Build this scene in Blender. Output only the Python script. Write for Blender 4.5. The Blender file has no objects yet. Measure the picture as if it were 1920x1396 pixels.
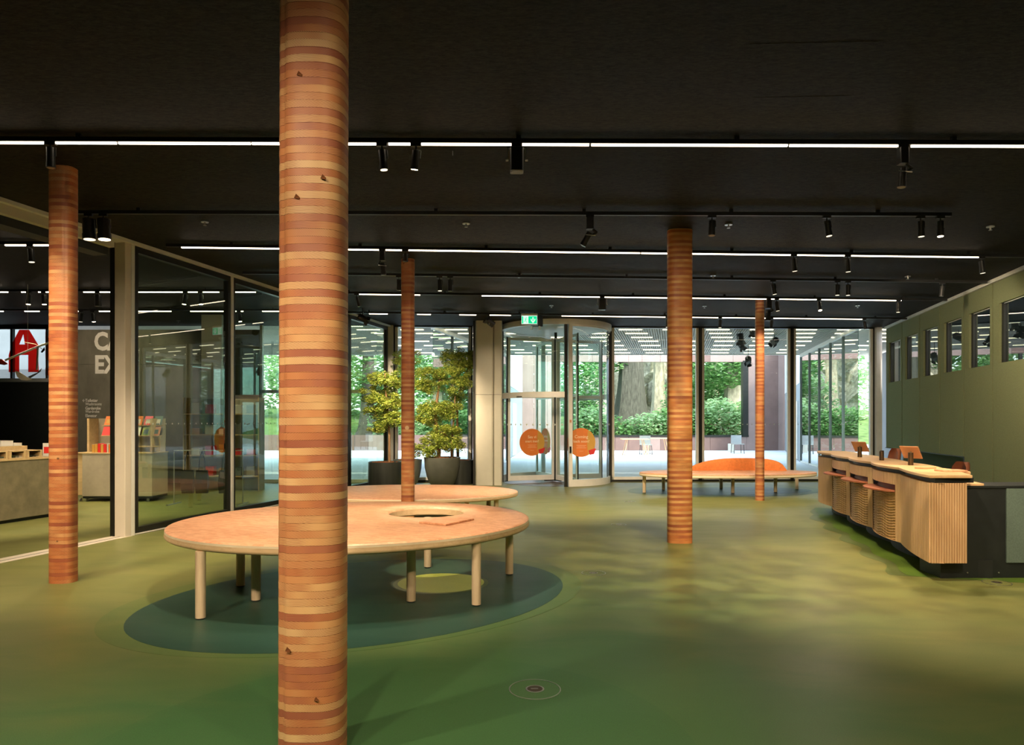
import bpy, bmesh, math, random
from math import sin, cos, pi, radians as R, sqrt, atan2
from mathutils import Vector, Matrix

sc = bpy.context.scene
COL = sc.collection
random.seed(7)

# ------------------------------------------------------------------ camera, world, sun, exposure
cam_d = bpy.data.cameras.new('camera')
cam = bpy.data.objects.new('camera', cam_d)
COL.objects.link(cam)
cam.location = (0, 0, 1.5)
cam.rotation_euler = (pi / 2, 0, 0)
cam_d.sensor_width = 36.0
cam_d.lens = 24.375
cam_d.shift_y = 92.0 / 1920.0
cam_d.clip_end = 300
sc.camera = cam

w = bpy.data.worlds.new('world')
sc.world = w
w.use_nodes = True
wn = w.node_tree
bg = wn.nodes['Background']
sky = wn.nodes.new('ShaderNodeTexSky')
sky.sky_type = 'NISHITA'
sky.sun_disc = False
sky.sun_elevation = R(48)
sky.sun_rotation = R(150)
sky.air_density = 1.0
sky.dust_density = 2.5
mixw = wn.nodes.new('ShaderNodeMixRGB')
mixw.inputs[0].default_value = 0.7
mixw.inputs[2].default_value = (0.80, 0.92, 1.0, 1)      # bright overcast veil over the blue sky
wn.links.new(sky.outputs[0], mixw.inputs[1])
wn.links.new(mixw.outputs[0], bg.inputs[0])
bg.inputs[1].default_value = 3.5

sun_d = bpy.data.lights.new('sun', 'SUN')
sun = bpy.data.objects.new('sun', sun_d)
COL.objects.link(sun)
sun.rotation_euler = (R(38), 0, R(28))
sun_d.energy = 4.5
sun_d.angle = R(4)
sun_d.color = (1.0, 0.95, 0.86)

vs = sc.view_settings
vs.view_transform = 'Standard'
try: vs.look = 'None'
except Exception: pass
vs.exposure = -0.12
vs.gamma = 1.0
vs.use_curve_mapping = False
cy = sc.cycles
try:
    cy.use_denoising = True
    cy.denoiser = 'OPENIMAGEDENOISE'
    cy.max_bounces = 10
    cy.diffuse_bounces = 4
    cy.glossy_bounces = 4
    cy.transparent_max_bounces = 24
    cy.transmission_bounces = 8
    cy.caustics_reflective = False
    cy.caustics_refractive = False
    cy.sample_clamp_indirect = 6.0
except Exception:
    pass

# ------------------------------------------------------------------ projection bookkeeping (real planes only)
F, YH, CH, HC = 1300.0, 790.0, 1.5, 3.873      # focal in px, horizon, eye height, ceiling height
def at(px, py, z=0.0):
    """point of the horizontal plane z that the measured survey pixel refers to"""
    Y = (CH - z) * F / (py - YH)
    return ((px - 960) / F * Y, Y)
def atY(px, Y):
    return (px - 960) / F * Y
def zat(py, Y):
    return CH + (YH - py) * Y / F

# ------------------------------------------------------------------ materials
def new_mat(name):
    m = bpy.data.materials.new(name)
    m.use_nodes = True
    nt = m.node_tree
    return m, nt, nt.nodes['Principled BSDF']
def N(nt, t, **kw):
    n = nt.nodes.new(t)
    for k, v in kw.items():
        setattr(n, k, v)
    return n
def math_n(nt, op, a, b=None, c=None):
    n = nt.nodes.new('ShaderNodeMath'); n.operation = op
    for i, v in enumerate((a, b, c)):
        if v is None: continue
        if isinstance(v, (int, float)): n.inputs[i].default_value = v
        else: nt.links.new(v, n.inputs[i])
    return n.outputs[0]
def mix_c(nt, fac, a, b, blend='MIX'):
    n = nt.nodes.new('ShaderNodeMixRGB'); n.blend_type = blend
    for i, v in enumerate((fac, a, b)):
        if isinstance(v, (int, float)): n.inputs[i].default_value = v
        elif isinstance(v, tuple): n.inputs[i].default_value = v if len(v) == 4 else v + (1,)
        else: nt.links.new(v, n.inputs[i])
    return n.outputs[0]
def ramp(nt, fac, stops, interp='LINEAR'):
    n = nt.nodes.new('ShaderNodeValToRGB')
    n.color_ramp.interpolation = interp
    el = n.color_ramp.elements
    el[0].position, el[0].color = stops[0][0], stops[0][1] + (1,)
    el[1].position, el[1].color = stops[1][0], stops[1][1] + (1,)
    for p, c in stops[2:]:
        e = el.new(p); e.color = c + (1,)
    nt.links.new(fac, n.inputs[0])
    return n.outputs[0]
def noise(nt, vec, scale, detail=3, rough=.5, dist=0.0):
    n = nt.nodes.new('ShaderNodeTexNoise')
    n.inputs['Scale'].default_value = scale
    n.inputs['Detail'].default_value = detail
    n.inputs['Roughness'].default_value = rough
    n.inputs['Distortion'].default_value = dist
    if vec is not None: nt.links.new(vec, n.inputs['Vector'])
    return n.outputs['Fac']
def pos(nt):
    return nt.nodes.new('ShaderNodeNewGeometry').outputs['Position']
def objc(nt):
    return nt.nodes.new('ShaderNodeTexCoord').outputs['Object']
def mapped(nt, vec, scale=(1, 1, 1), rot=(0, 0, 0)):
    n = nt.nodes.new('ShaderNodeMapping')
    n.inputs['Scale'].default_value = scale
    n.inputs['Rotation'].default_value = rot
    nt.links.new(vec, n.inputs['Vector'])
    return n.outputs[0]
def bump(nt, bs, h, strength=.2, dist=.01):
    b = nt.nodes.new('ShaderNodeBump')
    b.inputs['Strength'].default_value = strength
    b.inputs['Distance'].default_value = dist
    nt.links.new(h, b.inputs['Height'])
    nt.links.new(b.outputs[0], bs.inputs['Normal'])

def plain(name, col, rough=.5, metal=0.0, var=0.12, nscale=6.0, spec=.5, bumps=0.0, bscale=80, stretch=(1, 1, 1)):
    m, nt, bs = new_mat(name)
    p = mapped(nt, objc(nt), stretch)
    f = noise(nt, p, nscale, 4, .6)
    lo = tuple(max(0, c * (1 - var)) for c in col); hi = tuple(min(1, c * (1 + var)) for c in col)
    nt.links.new(ramp(nt, f, [(.3, lo), (.7, hi)]), bs.inputs['Base Color'])
    bs.inputs['Roughness'].default_value = rough
    bs.inputs['Metallic'].default_value = metal
    bs.inputs['Specular IOR Level'].default_value = spec
    if bumps:
        bump(nt, bs, noise(nt, p, bscale, 3), bumps, .01)
    return m
def emis(name, col, strength):
    m, nt, bs = new_mat(name)
    bs.inputs['Base Color'].default_value = col + (1,)
    bs.inputs['Emission Color'].default_value = col + (1,)
    bs.inputs['Emission Strength'].default_value = strength
    return m
def glass(name, tint=(.93, .98, .96), ior=1.5, rough=0.0, boost=1.0):
    m, nt, bs = new_mat(name)
    nt.nodes.remove(bs)
    out = [n for n in nt.nodes if n.type == 'OUTPUT_MATERIAL'][0]
    t = N(nt, 'ShaderNodeBsdfTransparent'); t.inputs[0].default_value = tint + (1,)
    g = N(nt, 'ShaderNodeBsdfGlossy'); g.inputs['Roughness'].default_value = rough
    fr = N(nt, 'ShaderNodeFresnel'); fr.inputs[0].default_value = ior
    f = math_n(nt, 'MINIMUM', math_n(nt, 'MULTIPLY', fr.outputs[0], boost), .95)
    geo = N(nt, 'ShaderNodeNewGeometry')
    f = math_n(nt, 'MULTIPLY', f, math_n(nt, 'SUBTRACT', 1.0, geo.outputs['Backfacing']))
    mx = N(nt, 'ShaderNodeMixShader')
    nt.links.new(f, mx.inputs[0]); nt.links.new(t.outputs[0], mx.inputs[1]); nt.links.new(g.outputs[0], mx.inputs[2])
    nt.links.new(mx.outputs[0], out.inputs[0])
    return m

def timber_layers(name='laminated_fir', tint=(1, 1, 1), alt_w=.14, bias=.12):
    """horizontal laminations 33 mm high, every layer its own tone, curved growth rings on the cut face"""
    m, nt, bs = new_mat(name)
    P = pos(nt)
    sp = N(nt, 'ShaderNodeSeparateXYZ'); nt.links.new(P, sp.inputs[0])
    oi = N(nt, 'ShaderNodeObjectInfo')
    warp = noise(nt, mapped(nt, P, (2.2, 2.2, .9)), 1.6, 2)
    zz = math_n(nt, 'ADD', sp.outputs['Z'], math_n(nt, 'MULTIPLY', math_n(nt, 'SUBTRACT', warp, .5), .012))
    lay = math_n(nt, 'FLOOR', math_n(nt, 'DIVIDE', zz, .0330))
    wn1 = N(nt, 'ShaderNodeTexWhiteNoise', noise_dimensions='2D')
    cmb = N(nt, 'ShaderNodeCombineXYZ')
    nt.links.new(lay, cmb.inputs[0]); nt.links.new(math_n(nt, 'MULTIPLY', math_n(nt, 'FLOOR', math_n(nt, 'MULTIPLY', sp.outputs['X'], .6)), 7.3), cmb.inputs[1])
    nt.links.new(cmb.outputs[0], wn1.inputs['Vector'])
    rnd = wn1.outputs['Value']
    alt = math_n(nt, 'MODULO', math_n(nt, 'ADD', lay, 400.0), 2.0)
    # tone changes along a lamination where the cut passes from sapwood into heartwood
    cmb2 = N(nt, 'ShaderNodeCombineXYZ')
    nt.links.new(math_n(nt, 'MULTIPLY', sp.outputs['X'], 3.2), cmb2.inputs[0])
    nt.links.new(math_n(nt, 'MULTIPLY', sp.outputs['Y'], 3.2), cmb2.inputs[1])
    nt.links.new(math_n(nt, 'MULTIPLY', lay, 3.7), cmb2.inputs[2])
    drift = noise(nt, cmb2.outputs[0], 1.3, 2)
    t = math_n(nt, 'ADD', math_n(nt, 'ADD', math_n(nt, 'MULTIPLY', rnd, .42), math_n(nt, 'MULTIPLY', alt, alt_w)),
               math_n(nt, 'MULTIPLY', math_n(nt, 'SUBTRACT', drift, bias), .85))
    c = ramp(nt, t, [(.14, (.36, .135, .075)), (.92, (.78, .54, .26)), (.36, (.46, .185, .095)), (.52, (.60, .26, .10)),
                     (.66, (.68, .36, .15)), (.78, (.74, .46, .20))])
    # growth rings: fine curved lines whose slope differs per layer
    slope = math_n(nt, 'MULTIPLY', math_n(nt, 'SUBTRACT', rnd, .5), .9)
    bowx = math_n(nt, 'MULTIPLY', sp.outputs['X'], slope)
    cmb3 = N(nt, 'ShaderNodeCombineXYZ')
    nt.links.new(math_n(nt, 'MULTIPLY', sp.outputs['X'], 2.0), cmb3.inputs[0]); nt.links.new(math_n(nt, 'MULTIPLY', sp.outputs['Y'], 2.0), cmb3.inputs[1]); nt.links.new(math_n(nt, 'MULTIPLY', lay, 5.1), cmb3.inputs[2])
    ringn = noise(nt, cmb3.outputs[0], 1.5, 1)
    ph = math_n(nt, 'ADD', math_n(nt, 'ADD', sp.outputs['Z'], bowx), math_n(nt, 'MULTIPLY', ringn, .22))
    s = math_n(nt, 'SINE', math_n(nt, 'MULTIPLY', ph, 2 * pi * 165))
    s = math_n(nt, 'POWER', math_n(nt, 'ADD', math_n(nt, 'MULTIPLY', s, .5), .5), 1.5)
    amt = math_n(nt, 'MULTIPLY', s, math_n(nt, 'MULTIPLY', ramp(nt, noise(nt, cmb2.outputs[0], 1.9, 1), [(.30, (.25,) * 3), (.55, (1,) * 3)]), .85))
    c = mix_c(nt, amt, c, (.26, .065, .04))
    c = mix_c(nt, 1.0, c, tuple(tint), 'MULTIPLY')
    # knots and dark streaks
    kn = N(nt, 'ShaderNodeTexVoronoi'); kn.inputs['Scale'].default_value = 3.2
    nt.links.new(mapped(nt, P, (1, 1, 1.3)), kn.inputs['Vector'])
    kf = ramp(nt, kn.outputs['Distance'], [(.028, (1,) * 3), (.05, (0,) * 3)])
    c = mix_c(nt, math_n(nt, 'MULTIPLY', kf, .8), c, (.07, .025, .015))
    fz = math_n(nt, 'FRACT', math_n(nt, 'DIVIDE', zz, .0330))
    joint = math_n(nt, 'LESS_THAN', fz, .045)
    c = mix_c(nt, math_n(nt, 'MULTIPLY', joint, .35), c, (.16, .07, .03))
    nt.links.new(c, bs.inputs['Base Color'])
    bs.inputs['Roughness'].default_value = .48
    bs.inputs['Specular IOR Level'].default_value = .35
    bump(nt, bs, s, .05, .002)
    return m

def endgrain(name='end_grain_fir', dark=(.58, .25, .13), light=(.80, .46, .28)):
    m, nt, bs = new_mat(name)
    b = N(nt, 'ShaderNodeTexBrick')
    b.inputs['Scale'].default_value = 1.0
    b.inputs['Brick Width'].default_value = .085
    b.inputs['Row Height'].default_value = .034
    b.inputs['Mortar Size'].default_value = .0006
    b.inputs['Color1'].default_value = dark + (1,)
    b.inputs['Color2'].default_value = light + (1,)
    b.inputs['Mortar'].default_value = (.42, .17, .08, 1)
    b.inputs['Bias'].default_value = .1
    nt.links.new(mapped(nt, objc(nt), (1, 1, 1), (0, 0, R(24))), b.inputs['Vector'])
    f = noise(nt, mapped(nt, objc(nt), (1, 1, 1)), 26, 4, .7)
    c = mix_c(nt, .35, b.outputs['Color'], ramp(nt, f, [(.3, tuple(q * .8 for q in dark)), (.7, tuple(min(1, q * 1.15) for q in light))]))
    nt.links.new(c, bs.inputs['Base Color'])
    bs.inputs['Roughness'].default_value = .42
    return m

def wood(name, lo, hi, rough=.45, scale=(1, 1, 1), ns=5.0, axis='Z'):
    m, nt, bs = new_mat(name)
    st = {'Z': (9, 9, .6), 'X': (.6, 9, 9), 'Y': (9, .6, 9)}[axis]
    p = mapped(nt, objc(nt), st)
    f = noise(nt, p, ns, 5, .65, .6)
    nt.links.new(ramp(nt, f, [(.28, lo), (.72, hi)]), bs.inputs['Base Color'])
    bs.inputs['Roughness'].default_value = rough
    return m

M = {}
M['timber'] = timber_layers(tint=(.93, .90, .92))
M['timber_red'] = timber_layers('laminated_fir_red', (.92, .74, .66), .24, .16)
M['timber_orange'] = timber_layers('laminated_fir_orange', (.92, .74, .56), .42, .22)
M['endgrain'] = endgrain()
M['birch'] = wood('pale_birch', (.70, .52, .34), (.84, .68, .48), .5, axis='Z')
M['birch_band'] = wood('birch_plywood_band', (.80, .66, .47), (.90, .79, .60), .5, axis='X', ns=2)
M['birch_core'] = wood('birch_rim_core', (.60, .41, .23), (.76, .56, .34), .5, axis='X', ns=3)
M['oak_slat'] = wood('oak_slats', (.56, .33, .17), (.72, .48, .27), .5, axis='Z', ns=3)
M['oak_top'] = wood('oak_counter_top', (.62, .37, .18), (.76, .50, .28), .4, axis='Y', ns=2.4)
M['oak_carved'] = wood('carved_oak', (.40, .22, .08), (.60, .37, .16), .5, axis='X', ns=4)
M['black'] = plain('black_metal', (.016, .017, .018), .42, 0, .2, 12)
M['black_soft'] = plain('black_laminate', (.012, .015, .016), .55, 0, .2, 9)
M['black_frame'] = plain('dark_bronze_frame', (.022, .022, .018), .35, .3, .15, 9)
M['champ'] = plain('champagne_aluminium', (.84, .82, .77), .38, .1, .05, 5)
M['cream'] = plain('cream_cladding', (.60, .57, .47), .5, 0, .04, 3)
M['beige_post'] = plain('beige_painted_post', (.72, .65, .55), .55, 0, .05, 3)
M['steel'] = plain('brushed_steel', (.62, .62, .60), .3, .9, .06, 12)
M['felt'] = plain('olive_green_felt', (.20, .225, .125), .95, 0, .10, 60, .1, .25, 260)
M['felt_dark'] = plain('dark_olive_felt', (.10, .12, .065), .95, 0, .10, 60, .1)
M['felt_grey'] = plain('grey_green_felt', (.12, .165, .145), .95, 0, .14, 90, .1)
M['leather'] = plain('cognac_leather', (.24, .075, .035), .45, 0, .12, 10)
M['shelf_red'] = plain('red_brown_leather_shelf', (.42, .14, .075), .5, 0, .10, 10)
M['orange_felt'] = plain('orange_wool', (.66, .21, .06), .85, 0, .14, 18, .15, .15, 200)
M['pot'] = plain('dark_stone_pot', (.075, .078, .062), .5, 0, .15, 6, .5)
M['pot_metal'] = plain('dark_metal_pot', (.055, .06, .055), .35, .5, .2, 3, .5, stretch=(4, 4, .3))
M['soil'] = plain('bark_soil', (.16, .06, .025), .95, 0, .5, 40, .1, .6, 60)
M['bark'] = plain('plant_bark', (.20, .12, .06), .8, 0, .3, 14, .2, .3, 40, (1, 1, .3))
M['glass'] = glass('clear_glass')
M['glass_side'] = glass('side_glass', (.80, .88, .78), 1.6, 0, 2.2)
M['glass_out'] = glass('outer_glass', (.66, .80, .76), 1.8, 0, 3.0)
M['glass_dark'] = glass('clerestory_glass', (.55, .60, .56), 1.6, 0, 1.9)
M['dots'] = plain('frosted_dot', (.60, .64, .60), .6, 0, .05)
M['white'] = plain('white_print', (.80, .80, .76), .6, 0, .03)
M['brass'] = plain('bronze_stand', (.10, .065, .035), .35, .7, .1, 8)
M['tablet_back'] = plain('copper_tablet_case', (.50, .23, .11), .5, 0, .05)
M['screen'] = plain('dark_screen', (.01, .012, .014), .12, 0, .05)
M['concrete'] = plain('shop_microcement', (.22, .195, .12), .75, 0, .22, 5, .3, .1, 30)
M['concrete_light'] = plain('light_microcement', (.40, .36, .27), .75, 0, .10, 5, .3)
M['concrete_wall'] = plain('board_concrete', (.17, .165, .135), .8, 0, .25, 2.2, .3, .1, 20, (1, 1, .5))
M['pavers'] = plain('pale_concrete_paving', (.62, .64, .66), .75, 0, .08, .8, .4)
M['white_wall'] = plain('white_render', (.70, .70, .69), .8, 0, .03, 1.0)
M['grey_wall'] = plain('grey_render', (.30, .32, .33), .8, 0, .06, 1.0)
M['slate_wall'] = plain('slate_render', (.13, .14, .15), .8, 0, .1, 1.0)
M['dark_wall'] = plain('dark_render', (.06, .062, .066), .8, 0, .1, 1.0)
M['mauve_a'] = plain('mauve_corten_panel', (.27, .185, .165), .6, .2, .08, 2.0)
M['mauve_b'] = plain('brown_corten_panel', (.17, .10, .085), .6, .2, .12, 2.0)
M['soffit'] = plain('soffit_mesh_grey', (.50, .46, .38), .6, .0, .1, 6)
M['soffit_back'] = plain('soffit_backing', (.40, .37, .30), .9, 0, .1, 6)
M['strip'] = emis('warm_light_strip', (1.0, .82, .60), 9.0)
M['strip_out'] = emis('soffit_light_strip', (1.0, .88, .60), 5.0)
M['lens'] = emis('lit_spot_lens', (1.0, .80, .55), 14.0)
M['lens_dim'] = emis('dim_spot_lens', (1.0, .86, .66), 1.6)
M['lens_off'] = plain('unlit_lens', (.20, .20, .19), .2, .2, .05)
M['exit_green'] = emis('exit_sign_green', (.0, .62, .26), 1.3)
M['exit_white'] = emis('exit_sign_white', (.80, 1.0, .90), 1.1)
M['red_print'] = plain('red_vinyl', (.72, .035, .03), .45, 0, .05)
def translucent_print(name, col):
    m, nt, bs = new_mat(name)
    bs.inputs['Base Color'].default_value = col + (1,); bs.inputs['Roughness'].default_value = .5
    out = [n for n in nt.nodes if n.type == 'OUTPUT_MATERIAL'][0]
    tr = N(nt, 'ShaderNodeBsdfTransparent'); tr.inputs[0].default_value = (1.0, .12, .10, 1)
    mx = N(nt, 'ShaderNodeMixShader'); mx.inputs[0].default_value = .6
    nt.links.new(bs.outputs[0], mx.inputs[1]); nt.links.new(tr.outputs[0], mx.inputs[2]); nt.links.new(mx.outputs[0], out.inputs[0])
    return m
M['red_film'] = translucent_print('red_window_film', (.78, .04, .03))
M['red_paint'] = plain('red_paint', (.80, .05, .025), .4, 0, .05)
M['orange_print'] = plain('orange_vinyl', (.74, .20, .035), .6, 0, .12, 2.2)
M['ochre_print'] = plain('ochre_vinyl', (.62, .34, .06), .6, 0, .08, 2)
M['pink_print'] = plain('salmon_vinyl', (.66, .30, .17), .6, 0, .08, 2)
M['print_pale'] = plain('pale_sticker_print', (.86, .62, .42), .6, 0, .03)
M['pine'] = plain('pale_pine', (.62, .46, .24), .55, 0, .12, 4, .3, stretch=(.6, 5, 5))
M['rock'] = plain('pale_rock_face', (.46, .42, .33), .9, 0, .5, 3.5, .2, .8, 6)
M['trunk'] = plain('redwood_trunk', (.085, .08, .06), .95, 0, .4, 5, .1, .9, 14, (2.5, 2.5, .35))
M['trunk_pale'] = plain('plane_tree_trunk', (.42, .36, .26), .9, 0, .4, 4, .1, .7, 10, (1.6, 1.6, .6))
M['woodland'] = plain('woodland_floor', (.10, .15, .045), .95, 0, .5, 2, .1, .6, 10)

def leaf_mat(name, a, b, trans=.35, sc_=5.0):
    m, nt, bs = new_mat(name)
    f = noise(nt, pos(nt), sc_, 2)
    c = ramp(nt, f, [(.36, a), (.64, b)])
    nt.links.new(c, bs.inputs['Base Color'])
    bs.inputs['Roughness'].default_value = .5
    out = [n for n in nt.nodes if n.type == 'OUTPUT_MATERIAL'][0]
    tr = N(nt, 'ShaderNodeBsdfTranslucent'); nt.links.new(c, tr.inputs[0])
    mx = N(nt, 'ShaderNodeMixShader'); mx.inputs[0].default_value = trans
    nt.links.new(bs.outputs[0], mx.inputs[1]); nt.links.new(tr.outputs[0], mx.inputs[2])
    nt.links.new(mx.outputs[0], out.inputs[0])
    return m
M['leaf'] = leaf_mat('plant_leaf', (.18, .29, .04), (.60, .63, .15), .4, 14)
M['leaf_forest'] = leaf_mat('forest_leaf', (.10, .24, .07), (.28, .48, .18), .5)
M['leaf_forest2'] = leaf_mat('forest_leaf_pale', (.22, .38, .16), (.50, .66, .38), .5)

def ceiling_mat():
    m, nt, bs = new_mat('black_brown_acoustic_ceiling')
    p = mapped(nt, pos(nt), (9, 24, 1))
    f = noise(nt, p, 2.2, 6, .8)
    nt.links.new(ramp(nt, f, [(.38, (.0025, .0022, .0013)), (.64, (.038, .033, .021))]), bs.inputs['Base Color'])
    bs.inputs['Roughness'].default_value = .6
    bs.inputs['Specular IOR Level'].default_value = .10
    f2 = noise(nt, mapped(nt, pos(nt), (14, 34, 1)), 2, 6, .85)
    bump(nt, bs, f2, .9, .02)
    return m
M['ceiling'] = ceiling_mat()

def floor_mat(name, olive, green, k=1.0):
    """satin poured floor, pigment clouded between olive and bottle green"""
    m, nt, bs = new_mat(name)
    P = pos(nt)
    sp = N(nt, 'ShaderNodeSeparateXYZ'); nt.links.new(P, sp.inputs[0])
    f = noise(nt, P, .22, 3, .5, .3)
    n2 = noise(nt, mapped(nt, P, (1, 2.2, 1)), 1.1, 3, .6, .6)
    patches = None
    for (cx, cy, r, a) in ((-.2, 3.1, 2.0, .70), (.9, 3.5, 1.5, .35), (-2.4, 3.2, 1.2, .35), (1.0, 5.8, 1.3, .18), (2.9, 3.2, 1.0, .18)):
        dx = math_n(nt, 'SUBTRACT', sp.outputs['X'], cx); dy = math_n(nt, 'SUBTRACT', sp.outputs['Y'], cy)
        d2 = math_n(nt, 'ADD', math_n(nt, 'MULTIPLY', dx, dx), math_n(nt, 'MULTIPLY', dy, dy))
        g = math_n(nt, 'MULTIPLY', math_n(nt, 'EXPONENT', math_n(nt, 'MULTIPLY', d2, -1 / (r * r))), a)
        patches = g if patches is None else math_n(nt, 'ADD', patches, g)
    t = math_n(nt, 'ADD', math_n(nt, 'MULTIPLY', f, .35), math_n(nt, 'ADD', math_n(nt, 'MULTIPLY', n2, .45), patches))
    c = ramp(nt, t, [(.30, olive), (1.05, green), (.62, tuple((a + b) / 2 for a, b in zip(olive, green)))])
    grain = noise(nt, P, 160, 2)
    c = mix_c(nt, .16, c, ramp(nt, grain, [(.35, (0, 0, 0)), (.65, (.5, .55, .4))]), 'OVERLAY')
    nt.links.new(c, bs.inputs['Base Color'])
    nt.links.new(math_n(nt, 'ADD', math_n(nt, 'MULTIPLY', n2, .14), .36), bs.inputs['Roughness'])
    bs.inputs['Specular IOR Level'].default_value = .30
    bump(nt, bs, noise(nt, P, 220, 2), .05, .002)
    return m
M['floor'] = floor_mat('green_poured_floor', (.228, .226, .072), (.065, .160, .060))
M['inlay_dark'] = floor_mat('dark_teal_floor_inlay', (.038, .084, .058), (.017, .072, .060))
M['inlay_mid'] = floor_mat('mid_green_floor_inlay', (.13, .165, .055), (.045, .125, .055))
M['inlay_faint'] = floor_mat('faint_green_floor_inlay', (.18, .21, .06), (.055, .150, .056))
M['inlay_green'] = floor_mat('bright_green_floor_inlay', (.12, .20, .03), (.06, .16, .04))
M['inlay_lime'] = floor_mat('lime_floor_inlay', (.40, .46, .07), (.32, .40, .08))

# ------------------------------------------------------------------ mesh builder
class MB:
    def __init__(s): s.v = []; s.f = []; s.sm = []
    def add(s, vs_, fs, smooth=False):
        o = len(s.v); s.v += [tuple(p) for p in vs_]
        for f in fs: s.f.append(tuple(i + o for i in f)); s.sm.append(smooth)
        return s
    def box(s, x0, x1, y0, y1, z0, z1):
        vs_ = [(x, y, z) for z in (z0, z1) for y in (y0, y1) for x in (x0, x1)]
        return s.add(vs_, [(0, 2, 3, 1), (4, 5, 7, 6), (0, 1, 5, 4), (2, 6, 7, 3), (0, 4, 6, 2), (1, 3, 7, 5)])
    def obox(s, c, ax, ay, hx, hy, z0, z1):
        """box whose footprint is spanned by unit vectors ax, ay (2D) around c"""
        pts = [(c[0] + ax[0] * i * hx + ay[0] * j * hy, c[1] + ax[1] * i * hx + ay[1] * j * hy) for i, j in ((-1, -1), (1, -1), (1, 1), (-1, 1))]
        return s.prism(pts, z0, z1)
    def prism(s, pts, z0, z1, smooth=False, cap=True):
        n = len(pts)
        area = sum(pts[i][0] * pts[(i + 1) % n][1] - pts[(i + 1) % n][0] * pts[i][1] for i in range(n))
        if area < 0: pts = pts[::-1]
        vs_ = [(x, y, z0) for x, y in pts] + [(x, y, z1) for x, y in pts]
        s.add(vs_, [(i, (i + 1) % n, n + (i + 1) % n, n + i) for i in range(n)], smooth)
        if cap: s.add(vs_, [tuple(range(n))[::-1], tuple(range(n, 2 * n))])
        return s
    def loft(s, rings, smooth=True, cap0=False, cap1=False, closed=True):
        n = len(rings[0]); vs_ = [p for r in rings for p in r]; fs = []
        for k in range(len(rings) - 1):
            for i in range(n if closed else n - 1):
                j = (i + 1) % n
                fs.append((k * n + i, k * n + j, (k + 1) * n + j, (k + 1) * n + i))
        o = len(s.v)
        s.add(vs_, fs, smooth)
        if cap0: s.f.append(tuple(o + i for i in range(n))[::-1]); s.sm.append(False)
        if cap1: s.f.append(tuple(o + (len(rings) - 1) * n + i for i in range(n))); s.sm.append(False)
        return s
    def tube(s, p0, p1, r0, r1=None, n=12, cap=True):
        r1 = r0 if r1 is None else r1
        a, b = Vector(p0), Vector(p1); d = (b - a).normalized()
        u = d.orthogonal().normalized(); v = d.cross(u)
        ring = lambda c, r: [tuple(c + u * (r * cos(2 * pi * i / n)) + v * (r * sin(2 * pi * i / n))) for i in range(n)]
        return s.loft([ring(a, r0), ring(b, r1)], True, cap, cap)
    def path(s, pts, r, n=8):
        for i in range(len(pts) - 1): s.tube(pts[i], pts[i + 1], r if not isinstance(r, (list, tuple)) else r[i], r if not isinstance(r, (list, tuple)) else r[i + 1], n)
        return s
    def lathe(s, prof, c=(0, 0, 0), n=24, cap0=True, cap1=True):
        rings = [[(c[0] + r * cos(2 * pi * i / n), c[1] + r * sin(2 * pi * i / n), c[2] + z) for i in range(n)] for r, z in prof]
        return s.loft(rings, True, cap0, cap1)
    def arc_wall(s, c, r0, r1, a0, a1, z0, z1, n=20):
        A = [R(a0 + (a1 - a0) * i / n) for i in range(n + 1)]
        pts = [(c[0] + r1 * cos(a), c[1] + r1 * sin(a)) for a in A] + [(c[0] + r0 * cos(a), c[1] + r0 * sin(a)) for a in A[::-1]]
        k = len(pts); vs_ = [(x, y, z0) for x, y in pts] + [(x, y, z1) for x, y in pts]
        s.add(vs_, [(i, (i + 1) % k, k + (i + 1) % k, k + i) for i in range(k)])
        m = n + 1
        fs = []
        for i in range(n):
            a, b, c2, d = i, i + 1, 2 * m - 2 - i, 2 * m - 1 - i
            fs += [(a, d, c2, b), (k + a, k + b, k + c2, k + d)]
        return s.add(vs_, fs)
    def mesh(s, name, mat, org=(0, 0, 0), fix=True):
        me = bpy.data.meshes.new(name)
        me.from_pydata([(x - org[0], y - org[1], z - org[2]) for x, y, z in s.v], [], s.f)
        me.polygons.foreach_set('use_smooth', s.sm)
        if fix and len(s.f) < 20000:
            bm = bmesh.new(); bm.from_mesh(me)
            bmesh.ops.remove_doubles(bm, verts=bm.verts, dist=1e-5)
            bmesh.ops.recalc_face_normals(bm, faces=bm.faces)
            bm.to_mesh(me); bm.free()
            if any(s.sm):
                me.set_sharp_from_angle(angle=R(40))
        me.update()
        if mat: me.materials.append(M[mat] if isinstance(mat, str) else mat)
        return me
    def build(s, name, mat, parent=None, label=None, kind=None, bevel=0.0, fix=True):
        org = tuple(parent_world(parent)) if parent is not None else s.center_base()
        me = s.mesh(name, mat, org, fix)
        o = bpy.data.objects.new(name, me); COL.objects.link(o)
        if parent is not None: o.parent = parent
        else: o.location = org
        if label: o['label'] = label
        if kind: o['kind'] = kind
        if bevel:
            b = o.modifiers.new('bevel', 'BEVEL'); b.width = bevel; b.segments = 2; b.limit_method = 'ANGLE'
        return o
    def center_base(s):
        xs = [p[0] for p in s.v]; ys = [p[1] for p in s.v]; zs = [p[2] for p in s.v]
        return ((min(xs) + max(xs)) / 2, (min(ys) + max(ys)) / 2, min(zs))

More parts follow.
